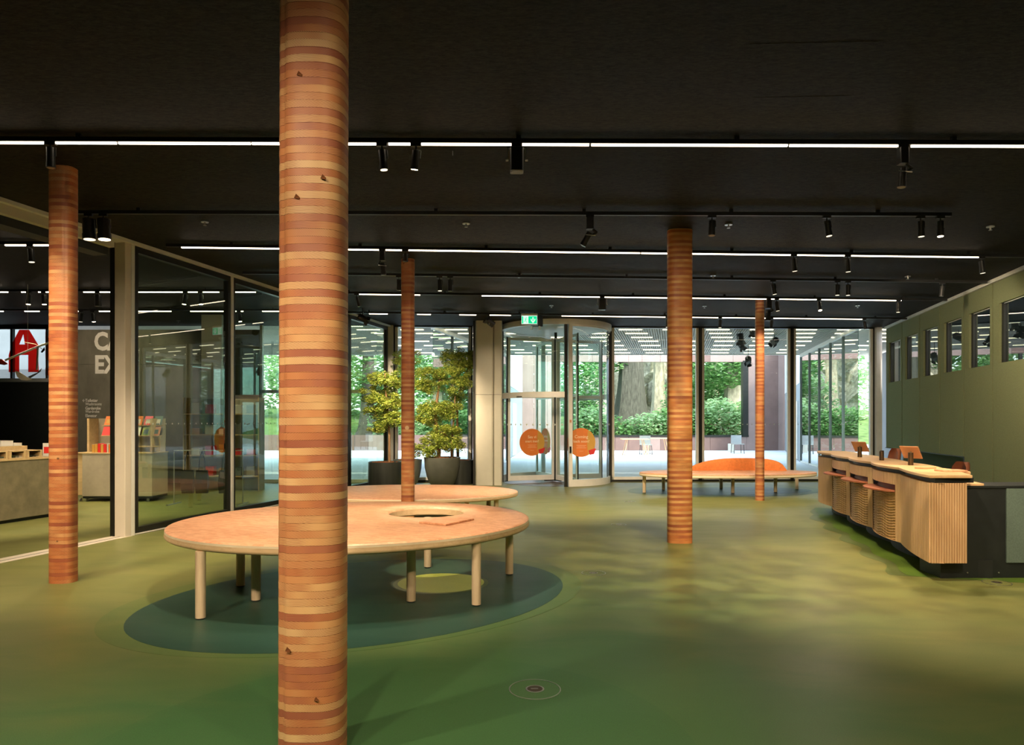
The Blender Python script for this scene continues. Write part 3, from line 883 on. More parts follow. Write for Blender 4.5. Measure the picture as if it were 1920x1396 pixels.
forest_tree(1235, 46.5, .40, 12, 'trunk_pale', 'slender tree before the pale rocks', [(0, 0, 7, 2.6, 1.5, 1.4, 1200), (1.6, 0, 4.8, 1.0, 1.0, 1.4, 600)], 4, 'leaf_forest2')
forest_tree(820, 40.0, .35, 11, 'trunk_pale', 'pale tree outside behind the potted plants', [(0, 0, 5.5, 3.2, 1.8, 2.2, 2600), (-1.0, 0, 2.8, 2.6, 1.4, 1.2, 1500)], 5)
forest_tree(690, 42.0, .40, 11, 'trunk', 'dark tree outside at the far left', [(0, 0, 5.5, 3.4, 1.8, 2.6, 2400)], 6)
forest_tree(1500, 44.0, .40, 12, 'trunk_pale', 'tree rising behind the right plaza wall', [(0, 0, 6.5, 3.0, 1.8, 2.4, 2200)], 7)
rg = random.Random(11)
k = 0
SHL = ['low dark bush left of the flared trunk in the garden opening', 'pale low bush at the foot of the flared trunk', 'mid green bush left of the middle mullion of the garden view',
       'low bush right of the middle mullion in the garden opening', 'tall pale bush left of the dappled trunk', 'bush in the right corner of the garden opening',
       'high pale bush before the rocks', 'high green bush between rocks and dappled trunk', 'bush outside behind the bowl-potted tree',
       'bush outside behind the slim potted tree', 'high bush seen through the revolving door', 'low pale bush seen through the revolving door']
for (px, Y, z, rx, rz, n, lm) in ((1140, 39.0, 1.1, 1.4, .8, 900, 'leaf_forest'), (1215, 39.2, 1.2, 1.5, .8, 1300, 'leaf_forest2'), (1262, 39.5, 1.4, 1.5, 1.0, 1300, 'leaf_forest'),
                                  (1310, 39.0, 1.3, 1.2, .8, 1300, 'leaf_forest'), (1350, 39.0, 1.7, 1.5, 1.2, 1700, 'leaf_forest2'), (1388, 39.6, 1.5, 1.0, 1.2, 1000, 'leaf_forest'),
                                  (1290, 44.0, 2.8, 1.8, 1.8, 1700, 'leaf_forest2'), (1330, 43.0, 3.4, 1.6, 1.6, 1500, 'leaf_forest'), (860, 38.5, 1.6, 2.2, 1.4, 1900, 'leaf_forest'),
                                  (760, 38.5, 1.6, 2.2, 1.4, 1900, 'leaf_forest2'), (1090, 40, 3.2, 1.6, 2.0, 1900, 'leaf_forest'), (1110, 39, 1.4, 1.2, 1.0, 900, 'leaf_forest2')):
    X = atY(px, Y); k += 1
    s = empty('shrub', (X, Y, z - rz), SHL[k - 1], 'shrub', 'undergrowth bushes in the garden')
    b = MB(); leaves(b, (X, Y, z), (rx, 1.0, rz), n, .13, rg, .3, .2); b.build('foliage', lm, s, kind='stuff', fix=False)
    b = MB()
    for j in range(4): b.tube((X + .2 * (j - 1.5), Y, z - rz), (X + .5 * (j - 1.5), Y + .1, z + rz * .4), .03, .012, 6)
    b.build('stem', 'bark', s)
# distant canopy so the gaps show more wood, not only sky
b = MB(); rg = random.Random(21)
for j in range(26):
    leaves(b, (-20 + j * 1.9, 54 + 3 * sin(j * 2.1), 4.5 + 2.4 * sin(j * 1.3)), (2.6, 1.5, 3.0), 800, .26, rg, .3, .2)
b.build('distant_foliage', 'leaf_forest2', kind='stuff', fix=False)
tag(COL.objects['distant_foliage'], 'hazy band of distant tree foliage closing off the garden', 'foliage')

# ================================================================== TIMBER COLUMNS
def section(a, b, ang, notch, n=56):
    pts = []
    for i in range(n):
        t = 2 * pi * i / n
        e = .72
        x = a * abs(cos(t)) ** e * (1 if cos(t) > 0 else -1); y = b * abs(sin(t)) ** e * (1 if sin(t) > 0 else -1)
        # shallow valley down one face
        for tn, dp in notch:
            dd = atan2(sin(t - tn), cos(t - tn)); f = 1 - dp * math.exp(-(dd / .10) ** 2)
            x *= f; y *= f
        pts.append((x * cos(ang) - y * sin(ang), x * sin(ang) + y * cos(ang)))
    return pts
def column(X, Y, a, b, ang, notch, label, single, lean=0.0, tm='timber'):
    t = empty('timber_column', (X, Y, 0), label, 'column', 'laminated timber columns')
    sec = section(a, b, ang, notch)
    LH = .0330; n = int(HC / LH)
    if single:
        me = MB().prism(sec, 0, LH - .0007, True).mesh('lamella', tm)
        me2 = MB().prism([(x * .996, y * .996) for x, y in sec], 0, LH - .0007, True).mesh('lamella', tm)
        for k in range(n + 1):
            o = bpy.data.objects.new('lamella', me if k % 2 else me2); COL.objects.link(o); o.parent = t
            o.location = (lean * (k * LH - 1.5), 0, k * LH if k < n else HC - LH)
    else:
        b_ = MB()
        for k in range(n + 1):
            s = 1.0 if k % 2 else .994
            z0 = k * LH; z1 = min(z0 + LH - .0007, HC - .001)
            if z1 - z0 < .003: continue
            b_.prism([(X + x * s, Y + y * s) for x, y in sec], z0, z1, True)
        b_.build('lamella_stack', tm, t, kind='stuff')
    return t
colA = column(-.900, 3.15, .147, .125, R(0), [(R(228), .055)], 'large foreground timber column of striped laminated fir, nearest the camera', True, .0022)
colB = column(-4.205, 6.50, .114, .09, R(0), [(R(300), .05)], 'reddish laminated timber column on the left, before the shop opening', True, tm='timber_red')
column(2.085, 8.62, .152, .10, 0, [], 'laminated timber column standing alone on the right of the hall', True, tm='timber_orange')
column(4.745, 13.28, .084, .14, R(-18), [], 'slim laminated timber column in front of the far orange-backed bench', False, tm='timber_red')
column(-1.525, 10.16, .096, .085, 0, [(R(310), .04)], 'laminated timber column rising between the two left seating tables', True, tm='timber_red')
# bore hole with plug in the middle column
pb = MB(); pb.tube((-1.525, 10.16 - .090, 1.41), (-1.525, 10.16 - .074, 1.41), .030, n=18)
pb.build('round_plug', 'birch_core', [o for o in COL.objects if o.name.startswith('timber_column')][-1], label='round wooden plug')
# torn knots on the near column
rg = random.Random(3)
for (x, z, s) in ((-.03, 3.01, .012), (.075, 2.56, .012), (-.04, 2.475, .012), (-.075, .50, .012), (.05, .285, .010)):
    b = MB(); b.prism([(-s, 0), (-s * .3, s * 1.5), (s, s * .2), (s * .8, -s * .5)], 0, .003)
    me = b.mesh('knot_hole', 'soil'); me.transform(Matrix.Rotation(pi / 2, 4, 'X'))
    o = bpy.data.objects.new('knot_hole', me); COL.objects.link(o); o.parent = colA; o.location = (x + .0022 * (z - 1.5), -.1262, z)
    o['label'] = 'dark knot hole'

# ================================================================== SEATING TABLES AND BENCHES
def ell(cx, cy, a, b, ang, z, n=96, ph=0):
    return [(cx + a * cos(t) * cos(ang) - b * sin(t) * sin(ang), cy + a * cos(t) * sin(ang) + b * sin(t) * cos(ang), z)
            for t in [2 * pi * i / n + ph for i in range(n)]]
def table(name, cx, cy, a, b, ang, zt, th, legs, label, cat, group=None, hole=None, lr=.038, band='birch_core', bandl='birch_band'):
    t = empty(name, (cx, cy, 0), label, cat, group)
    r = th / 2
    # orange end-grain surface
    top = MB()
    outer = [ell(cx, cy, a - .030, b - .030, ang, zt - .0), ell(cx, cy, a - .012, b - .012, ang, zt - .004), ell(cx, cy, a - .004, b - .004, ang, zt - .012)]
    if hole:
        hx, hy, hr = hole
        inner = ell(hx, hy, hr + .02, hr + .02, ang, zt)
        inner2 = ell(hx, hy, hr, hr, ang, zt - .016)
        top.loft([inner2, inner] + outer, True)
    else:
        top.loft(outer, True, True)
    top.build('tabletop' if cat == 'table' else 'seat', 'endgrain', t, label='orange end-grain surface')
    bd = MB()
    k = 8; bands = []
    for j in range(k + 1):
        f = j / k; z = zt - .012 - (th - .012) * f
        off = .022 * (2 * f - 1) ** 4 if f > .5 else .004 * (1 - f)
        bands.append(ell(cx, cy, a - off, b - off, ang, z))
    bands.append(ell(cx, cy, a - .06, b - .06, ang, zt - th))
    up = MB().loft(bands[:3], True); up.build('upper_edge_band', bandl, t, label='pale birch edge band')
    lo = MB()
    lowr = bands[2:]
    if hole:
        lowr = lowr + [ell(hx, hy, hr + .01, hr + .01, ang, zt - th), ell(hx, hy, hr - .004, hr - .004, ang, zt - th + .012), ell(hx, hy, hr, hr, ang, zt - .016)]
        lo.loft(lowr, True)
    else:
        lo.loft(lowr, True, False, True)
    lo.build('edge_band', band, t, label='birch lower edge')
    for (x, y) in legs:
        l = MB().lathe([(lr, .012), (lr, zt - th)], (x, y, 0), 20).build('leg', 'birch', t)
        f = MB().lathe([(lr * .88, 0), (lr * .88, .012)], (x, y, 0), 16).build('foot_cap', 'black', l)
    return t
tl = [at(376, 1160), at(451, 1099), at(480, 1126), at(771, 1128), at(802, 1064), at(893, 1135), at(955, 1077), at(640, 1100), at(600, 1150)]
table('seating_table', -1.4402, 6.4432, 1.6165, 1.3785, R(14.7), .60, .082, tl, 'large oval orange table with a round hole, standing over the teal floor ellipse', 'table', hole=(-.8499, 6.899, .37))
table('low_bench', -1.70, 11.50, 1.80, 1.21, R(0), .35, .075, [(-.25, 11.05), (-.7, 10.75), (-2.6, 10.8), (-3.1, 11.5), (-2.3, 12.3), (-1.0, 12.3), (-.4, 11.9)],
      'low oval orange bench behind the holed table, before the potted trees', 'bench')
tb = [at(1208, 924), at(1244, 918.6), at(1352, 916.6), at(1374, 924.5), at(1454, 923), at(1494, 917.5)]
ft = table('backrest_bench', 4.50, 14.45, 1.86, .84, R(3), .455, .078, tb, 'far oval bench with an orange curved backrest, by the glass wall', 'bench', lr=.036, band='birch_band', bandl='oak_slat')
# padded backrest
x0, x1 = atY(1290, 14.75), atY(1474, 14.75)
rings = []
nn = 36
for i in range(nn + 1):
    f = i / nn; x = x0 + (x1 - x0) * f
    h = .262 * (1 - (1 - f / .55) ** 2.2) ** .62 if f < .55 else .262 * max(0.0, (1 - ((f - .55) / .452) ** 4)) ** .5
    h = max(h, .01); yc = 14.78 + .12 * sin(pi * f)
    prof = [(-.055, 0), (-.06, h * .5), (-.045, h * .85), (-.015, h), (.015, h), (.045, h * .85), (.06, h * .5), (.055, 0)]
    rings.append([(x, yc + py, .456 + pz) for py, pz in prof])
MB().loft(rings, True, True, True).build('backrest', 'orange_felt', ft, label='orange felt backrest')
# wooden boards lying on the table and benches
def board(x, y, z, l, w_, ang, label, mat='endgrain'):
    b = MB().obox((x, y), (cos(ang), sin(ang)), (-sin(ang), cos(ang)), l / 2, w_ / 2, z, z + .018)
    o = b.build('wooden_board', mat, bevel=.003); tag(o, label, 'board'); return o
bx = at(838, 976, .61)
board(bx[0], bx[1], .6012, .42, .30, R(58), 'thin square wooden board lying on the holed table beside the hole')
bx = at(1310, 884.5, .46)
board(bx[0] - .1, bx[1], .456, .22, .16, R(5), 'small wooden board lying on the far bench left of the backrest')

# ================================================================== RECEPTION DESK
rd = empty('reception_desk', (4.7, 9, 0), 'long reception counter with scalloped slatted oak front, before the green wall', 'desk')
def cfx(Y): return 2.504 + .232 * Y
cusps = [11.85, 10.83, 9.76, 8.66, 7.58, 6.48]
cdv = Vector((.232, 1, 0)).normalized(); cnv = Vector((-1, .232, 0)).normalized()     # cnv points to the hall
def cp(Y, off): return (cfx(Y) + cnv.x * off, Y + cnv.y * off)
def bulge(f, amp=.075):
    return amp * (sin(pi * f) ** .9)
def bulge_end(f):
    return .085 * sin(pi * min(f * .60, .5)) ** .9
def front_pts(Ya, Yb, n, extra=0.0):
    return [cp(Ya + (Yb - Ya) * i / n, (bulge_end if Yb == cusps[-1] else bulge)(i / n) + extra) for i in range(n + 1)]
Z0, Z1 = .175, .925
for k in range(5):
    Ya, Yb = cusps[k], cusps[k + 1]
    n = 45
    b = MB(); pts = []
    P = front_pts(Ya, Yb, n)
    for i in range(n):
        (ax, ay), (bx_, by) = P[i], P[i + 1]
        for f, dp in ((.0, 0), (.08, .012), (.74, .012), (.82, 0)):
            pts.append((ax + (bx_ - ax) * f + cnv.x * dp, ay + (by - ay) * f + cnv.y * dp))
    pts.append(P[-1])
    shelf = k in (1, 2, 3)
    back = [cp(Yb, -.03), cp(Ya, -.03)]
    def strip(z0, z1, sub):
        m = len(sub); vs_ = [(x, y, z0) for x, y in sub] + [(x, y, z1) for x, y in sub]
        b.add(vs_, [(i, i + 1, m + i + 1, m + i) for i in range(m - 1)])
    if not shelf:
        strip(Z0, Z1, pts)
        m = len(pts); b.prism(back + pts, Z1 - .002, Z1) ; b.prism(back + pts, Z0, Z0 + .002)
        b.build('slat_panel', 'oak_slat', rd)
    else:
        strip(.80, Z1, pts); strip(Z0, .30, pts) if False else None
        e = int(len(pts) * .10)
        strip(Z0, .80, pts[:e + 1]); strip(Z0, .80, pts[-e - 1:])
        b.prism(back + pts, Z1 - .002, Z1); b.prism(back + pts, Z0, Z0 + .002)
        b.build('slat_panel', 'oak_slat', rd)
        # carved panel under the shelf: rippled in both directions
        cm = MB(); nx, nz = 44, 72; rows = []
        fa, fb_ = .10, .90
        for j in range(nz + 1):
            z = Z0 + .002 + (.72 - Z0) * j / nz; row = []
            for i in range(nx + 1):
                f = fa + (fb_ - fa) * i / nx
                rp = .006 * sin(j * pi / 2 + 2.2 * sin(i * .32 + k)) + .003 * sin(i * pi / 2)
                q = cp(Ya + (Yb - Ya) * f, bulge(f) - .004 + rp)
                row.append((q[0], q[1], z))
            rows.append(row)
        cm.loft(rows, False, closed=False)
        cm.build('carved_panel', 'oak_carved', rd, label='rippled carved oak panel')
        # black sheet standing in for the shade in the slot, and the bag shelf
        sl = MB(); inner = [cp(Ya + (Yb - Ya) * (fa + (fb_ - fa) * i / 14), bulge(fa + (fb_ - fa) * i / 14) - .07) for i in range(15)]
        m = len(inner); sl.add([(x, y, .70) for x, y in inner] + [(x, y, .81) for x, y in inner], [(i, i + 1, m + i + 1, m + i) for i in range(m - 1)])
        sl.build('shelf_shade', 'black_soft', rd)
        sh = MB()
        fr = [cp(Ya + (Yb - Ya) * (fa + (fb_ - fa) * i / 20), bulge(fa + (fb_ - fa) * i / 20) + .02 + .14 * sin(pi * min(1, (i / 20) ** .9)) ** .7) for i in range(21)]
        bk = [cp(Ya + (Yb - Ya) * (fa + (fb_ - fa) * i / 20), bulge(fa + (fb_ - fa) * i / 20) - .065) for i in range(21)][::-1]
        sh.prism(fr + bk, .715, .735)
        sh.build('bag_shelf', 'shelf_red', rd, label='red-brown leather bag shelf', bevel=.004)
        lp = MB(); lip = [(x, y) for x, y in inner]
        lp.add([(x + cnv.x * .03, y + cnv.y * .03, .735) for x, y in inner] + [(x, y, .785) for x, y in inner], [(i, i + 1, m + i + 1, m + i) for i in range(m - 1)])
        lp.build('shelf_upstand', 'shelf_red', rd)
# near end facet, facing the camera
b = MB(); pts = []
xa, ya = cp(6.48, .083)
for i in range(14):
    x = xa + i * .024
    pts += [(x, ya), (x + .002, ya - .012), (x + .018, ya - .012), (x + .020, ya)]
pts.append((xa + .336, ya))
m = len(pts); b.add([(x, y, Z0) for x, y in pts] + [(x, y, Z1) for x, y in pts], [(i, i + 1, m + i + 1, m + i) for i in range(m - 1)])
b.prism([(xa, ya), (xa + .336, ya), (xa + .35, ya + .12), (xa + .02, ya + .12)], Z0, Z0 + .004)
b.box(xa + .332, xa + .336, ya, ya + .16, Z0, Z1)
b.build('end_slat_panel', 'oak_slat', rd)
# black set-back under the top and the plinth
allf = []
for k in range(5): allf += front_pts(cusps[k], cusps[k + 1], 12, -.035)[:-1]
allf.append(cp(6.48, .048))
MB().prism(allf + [(xa + .31, ya + .03), cp(6.6, -.32), cp(11.8, -.32)], Z1, .972).build('shadow_gap', 'black_soft', rd)
pl = []
for k in range(5): pl += [q_ for q_ in front_pts(cusps[k], cusps[k + 1], 12, -.20 if k < 4 else -.27)[:-1] if q_[1] > 6.72]
pl.append(cp(6.72, -.22))
MB().prism(pl + [cp(6.75, -.54), cp(11.6, -.54)], 0, Z0).build('plinth', 'black_soft', rd)
MB().prism([cp(6.76, -.032), cp(11.8, -.032), cp(11.8, -.30), cp(6.76, -.30)], Z0, Z1).build('counter_body', 'black_soft', rd)
for w0, zz_, mt_, ph in ((.34, .0012, 'inlay_mid', .0), (.20, .0024, 'inlay_green', .25)):
    pts_ = [cp(12.1 - i * .06, w0 * (.75 + .35 * sin(i * .062 * pi + ph) ** 2) * min(1, (12.1 - (12.1 - i * .06)) / 1.2 + .1)) for i in range(91)]
    MB().prism(pts_ + [(xa + 1.6, ya - .30), (xa + 2.6, ya - .1), (xa + 2.6, ya + .3), cp(7.0, -.4), cp(11.9, -.4)], zz_ - .0006, zz_).build('floor_inlay', mt_, fl, label='wavy green floor band along the desk')
# scalloped counter top
tf = []
for k in range(5): tf += front_pts(cusps[k], cusps[k + 1], 16, .03)[:-1]
tf.append(cp(6.45, .105)); tf.append((xa + .37, ya - .03))
bk = [cp(6.98, -.36)]
for k in range(4, -1, -1):
    Ya, Yb = cusps[k], cusps[k + 1]
    for i in range(13):
        f = i / 12; Y = Yb + (Ya - Yb) * f
        if Y < 7.0: continue
        bk.append(cp(Y, -.40 - .06 * sin(pi * f)))
tf[0] = cp(11.92, .02)
MB().prism(tf + bk, .972, 1.0).build('counter_top', 'oak_top', rd, bevel=.004)
# lower desk behind and its dark end
yd = 6.70
xr = right_x(6.7) - .02
MB().prism([(xa + .18, yd - .06), (xr, yd - .02), (xr, yd + .32), (xa + .2, yd + .32)], 0.0, .865).build('end_cabinet', 'black_soft', rd)
MB().prism([(xa + .18, yd - .07), (xr, yd - .03), (xr, yd + .36), (xa + .2, yd + .36)], .865, .885).build('end_cabinet_top', 'black_soft', rd)
MB().box(4.735, xr - .03, yd - .064, yd - .045, .15, .86).build('inset_panel', 'felt_grey', rd)
for x in (4.36, 4.66): MB().tube((x, yd - .066, .055), (x, yd - .06, .055), .007, n=8).build('screw_head', 'steel', rd)
MB().prism([(xa + .245, yd - .05), (xa + .60, yd - .05), cp(11.6, -.60), cp(11.6, -.30), (xa + .26, 7.0)], .886, .905).build('inner_worktop', 'oak_top', rd)
MB().prism([cp(7.1, -.58), cp(11.6, -.58), cp(11.6, -.55), cp(7.1, -.55)], 0, .886).build('inner_panel', 'black_soft', rd)

def tablet_stand(px, Y, label, s=1.0):
    X = atY(px, Y); z = 1.0
    t = empty('tablet_on_stand', (X, Y, z + .0005), label, 'tablet', 'tablets on the reception counter')
    MB().tube((X, Y, z + .0005), (X, Y, z + .145), .028, n=20).build('stand', 'brass', t)
    MB().tube((X, Y, z + .15), (X + .03, Y + .03, z + .125), .009, n=8).build('arm', 'brass', t)
    me = MB().box(-.105, .105, -.005, .005, -.085, .085).mesh('tablet_body', 'tablet_back')
    me.transform(Matrix.Translation((X + .035 - t.location.x, Y + .055 - t.location.y, .145)) @ Matrix.Rotation(R(-58), 4, 'Z') @ Matrix.Rotation(R(36), 4, 'X'))
    o = bpy.data.objects.new('tablet_body', me); COL.objects.link(o); o.parent = t
    me = MB().box(-.097, .097, .0052, .0065, -.077, .077).mesh('screen', 'screen')
    me.transform(Matrix.Translation((X + .035 - t.location.x, Y + .055 - t.location.y, .145)) @ Matrix.Rotation(R(-58), 4, 'Z') @ Matrix.Rotation(R(36), 4, 'X'))
    q = bpy.data.objects.new('screen', me); COL.objects.link(q); q.parent = o
    return t
tablet_stand(1612, 9.75, 'tablet in a copper-toned case on a bronze stand, farther one on the counter')
tablet_stand(1707.5, 7.95, 'tablet in a copper-toned case on a bronze stand, nearer one on the counter')
X, Y = atY(1653, 8.95), 8.95
t = empty('bronze_canister', (X, Y, 1.0005), 'bronze cylindrical canister standing between the two tablets on the counter', 'canister')
MB().tube((X, Y, 1.0005), (X, Y, 1.115), .028, n=20).build('body', 'brass', t)
MB().prism([(X - .012, Y - .02), (X + .03, Y), (X + .02, Y + .02), (X - .012, Y + .015)], 1.115, 1.128).build('cap', 'brass', t)
bx = (atY(1779, 6.95), 6.95)
board(bx[0] + .02, bx[1], 1.0005, .24, .16, R(0), 'small wooden board on the near end of the reception counter', 'endgrain')
bx = (atY(1748, 7.25), 7.25)
board(bx[0], bx[1] + .12, 1.0005, .20, .10, R(20), 'thin wooden slip lying behind the small board on the counter', 'oak_top')

def office_chair(px, Y, turn, label, ztop):
    X = atY(px, Y)
    t = empty('counter_chair', (X, Y, 0), label, 'chair', 'swivel chairs behind the reception desk')
    t.rotation_euler = (0, 0, turn)
    def ch(mb, nm, mat, bevel=0):
        me = mb.mesh(nm, mat); o = bpy.data.objects.new(nm, me); COL.objects.link(o); o.parent = t; return o
    sh = []; zs = ztop - .44
    prof = [(.24, 0.02), (.20, -.005), (.05, -.01), (-.10, .0), (-.17, .05), (-.20, .14), (-.215, .26), (-.235, .38), (-.245, .44)]
    wd = [.19, .225, .235, .23, .215, .205, .20, .175, .10]
    b = MB(); r1, r2 = [], []
    for (y, z), ww in zip(prof, wd):
        row = []
        for i in range(11):
            u = -1 + 2 * i / 10
            wrap = .07 * abs(u) ** 2.5
            row.append((ww * u, y + (wrap if z > .1 else wrap * .2), zs + z + (wrap * (.8 if z < .1 else 0))))
        r1.append(row)
        r2.append([(x, y2 - (.03 if z > .1 else 0), z2 - (.03 if z <= .1 else 0)) for x, y2, z2 in row])
    b.loft(r1, True, closed=False); b.loft(r2, True, closed=False)
    for a_, c_ in ((r1[0], r2[0]), (r1[-1], r2[-1])): b.loft([a_, c_], True, closed=False)
    b.loft([[r[0] for r in r1], [r[0] for r in r2]], True, closed=False); b.loft([[r[-1] for r in r1], [r[-1] for r in r2]], True, closed=False)
    ch(b, 'shell', 'leather')
    b = MB().tube((0, 0, .07), (0, 0, zs - .04), .022); ch(b, 'gas_column', 'steel')
    for k in range(5):
        a = 2 * pi * k / 5
        b = MB().tube((0, 0, .10), (.27 * cos(a), .27 * sin(a), .065), .022, .015); lg = ch(b, 'base_arm', 'black')
        b = MB().tube((.27 * cos(a) - .012, .27 * sin(a), .027), (.27 * cos(a) + .012, .27 * sin(a), .027), .027)
        me = b.mesh('caster', 'black'); o = bpy.data.objects.new('caster', me); COL.objects.link(o); o.parent = lg
office_chair(1655, 11.3, R(82), 'brown leather shell chair behind the desk, farther one before the niche', 1.065)
office_chair(1772, 8.8, R(82), 'brown leather shell chair behind the near end of the desk', .99)

# ================================================================== POTTED TREES
def potted_tree(X, Y, kind, rt, h, label, trunks, crowns, seed, size=.025):
    rg = random.Random(seed)
    t = empty('potted_tree', (X, Y, 0), label, 'plant', 'potted trees by the glass walls')
    if kind == 'bowl':
        prof = [(rt * .56, 0), (rt * .72, h * .12), (rt * .86, h * .35), (rt * .96, h * .65), (rt, h), (rt - .035, h), (rt - .05, h - .08), (rt * .5, h - .09)]
        MB().lathe(prof, (X, Y, 0), 40).build('pot', 'pot', t, label='rounded dark stone bowl pot')
    else:
        prof = [(rt * .985, 0), (rt, .02), (rt, h), (rt - .02, h), (rt - .02, h - .05), (rt * .5, h - .06)]
        MB().lathe(prof, (X, Y, 0), 40).build('pot', 'pot_metal', t, label='dark metal cylinder pot')
    b = MB()
    b.lathe([(rt - .06, h - .06), (rt * .6, h - .03), (.04, h - .015)], (X, Y, 0), 24)
    for _ in range(60):
        a, r_ = rg.uniform(0, 2 * pi), rg.uniform(0, rt - .1)
        b.box(X + r_ * cos(a) - .02, X + r_ * cos(a) + .02, Y + r_ * sin(a) - .015, Y + r_ * sin(a) + .015, h - .04, h - .005 + .012 * rg.random())
    b.build('soil', 'soil', t)
    b = MB()
    for pts, r_ in trunks:
        q = [Vector(p) for p in pts]
        for i in range(len(q) - 1):
            f0, f1 = i / (len(q) - 1), (i + 1) / (len(q) - 1)
            b.tube(q[i], q[i + 1], r_ * (1 - .5 * f0), r_ * (1 - .5 * f1), 8)
    b.build('trunk', 'bark', t)
    b = MB()
    for (cx, cy, cz, rx, ry, rz, n) in crowns:
        for _ in range(5):
            a = rg.uniform(0, 2 * pi)
            b.tube(trunks[0][0][min(len(trunks[0][0]) - 1, 2)] if False else (cx, cy, cz - rz * .6), (cx + rx * .7 * cos(a), cy + ry * .7 * sin(a), cz + rz * .2), .007, .003, 5)
    b.build('branch', 'bark', t, kind='stuff')
    b = MB()
    for (cx, cy, cz, rx, ry, rz, n) in crowns:
        rx *= 1.12; rz *= 1.35
        m = max(8, int(rx * 60)); n = int(n * 1.9)
        for _ in range(m):
            a = rg.uniform(0, 2 * pi); rr = rg.uniform(0, 1) ** .6 * .86; zz_ = rg.uniform(-1, 1) * .75 * (1 - rr * rr * .6)
            q = (cx + rx * rr * cos(a), cy + ry * rr * sin(a), cz + rz * zz_)
            k_ = rg.uniform(.6, 1.3)
            leaves(b, q, (.12 * k_, .11 * k_, .085 * k_), int(n / m * k_), size, rg, .1, .0)
    b.build('foliage', 'leaf', t, kind='stuff', fix=False)
    return t
Y = 15.75; PX = lambda px, y=Y: atY(px, y); PZ = lambda py, y=Y: zat(py, y)
potted_tree(PX(722), Y, 'cyl', .38, .59, 'single-stemmed leafy tree in a wide dark cylinder pot, leftmost by the side glass',
            [([(PX(730), Y, .55), (PX(730), Y, 1.2), (PX(727), Y, 1.75), (PX(722), Y + .05, 2.2), (PX(720), Y + .1, 2.6)], .028)],
            [(PX(722), Y, PZ(712), .34, .40, .20, 2100), (PX(704), Y, PZ(742), .34, .40, .22, 2100), (PX(735), Y, PZ(752), .34, .4, .2, 2000),
             (PX(716), Y, PZ(778), .36, .40, .22, 2300), (PX(738), Y, PZ(785), .26, .36, .18, 1400), (PX(708), Y, PZ(800), .2, .3, .1, 700)], 31)
Y = 16.25
potted_tree(PX(825), Y, 'bowl', .425, .665, 'layered leafy tree in a large rounded stone bowl, right of the slim column',
            [([(PX(818), Y, .6), (PX(819), Y, .95), (PX(814), Y, 1.3), (PX(812), Y, 1.7), (PX(816), Y, 2.1), (PX(820), Y, 2.5)], .05),
             ([(PX(843), Y, .6), (PX(844), Y, 1.1), (PX(848), Y, 1.7), (PX(850), Y, 2.1)], .03)],
            [(PX(826), Y, PZ(702), .60, .5, .20, 3600), (PX(800), Y, PZ(716), .34, .4, .22, 1700), (PX(858), Y, PZ(722), .30, .4, .18, 1200),
             (PX(806), Y, PZ(765), .34, .4, .17, 1900), (PX(838), Y, PZ(762), .26, .4, .12, 1200), (PX(800), Y, PZ(786), .28, .4, .10, 1200), (PX(840), Y, PZ(780), .22, .3, .06, 700),
             (PX(838), Y, PZ(812), .34, .4, .18, 2100), (PX(815), Y, PZ(830), .36, .42, .20, 2200), (PX(842), Y, PZ(832), .30, .4, .14, 1500), (PX(800), Y, PZ(850), .18, .25, .10, 700)], 32)
Y = 16.78
potted_tree(PX(855), Y, 'cyl', .33, .575, 'tall tree with a high right-leaning crown in a dark cylinder pot behind the bowl',
            [([(PX(852), Y, .55), (PX(851), Y, 1.3), (PX(850), Y, 2.0), (PX(862), Y, 2.5), (PX(880), Y, 3.0)], .035)],
            [(PX(846), Y - .1, PZ(666), .34, .3, .22, 1900), (PX(868), Y - .1, PZ(664), .36, .3, .20, 1900), (PX(862), Y - .1, PZ(684), .30, .3, .15, 1300), (PX(877), Y - .15, PZ(676), .16, .25, .18, 900),
             (PX(852), Y, PZ(742), .24, .3, .10, 700)], 33)
potted_tree(PX(755), 16.5, 'bowl', .34, .60, 'slender tree in a smaller bowl pot mostly hidden by the slim column',
            [([(PX(757), 16.5, .55), (PX(756), 16.5, 1.5), (PX(752), 16.5, 2.2), (PX(748), 16.5, 2.8)], .025)],
            [(PX(750), 16.5, PZ(675, 16.5), .32, .3, .26, 1600), (PX(745), 16.5, PZ(720, 16.5), .28, .3, .25, 1200), (PX(776), 16.4, PZ(845, 16.5), .12, .2, .16, 500)], 34)

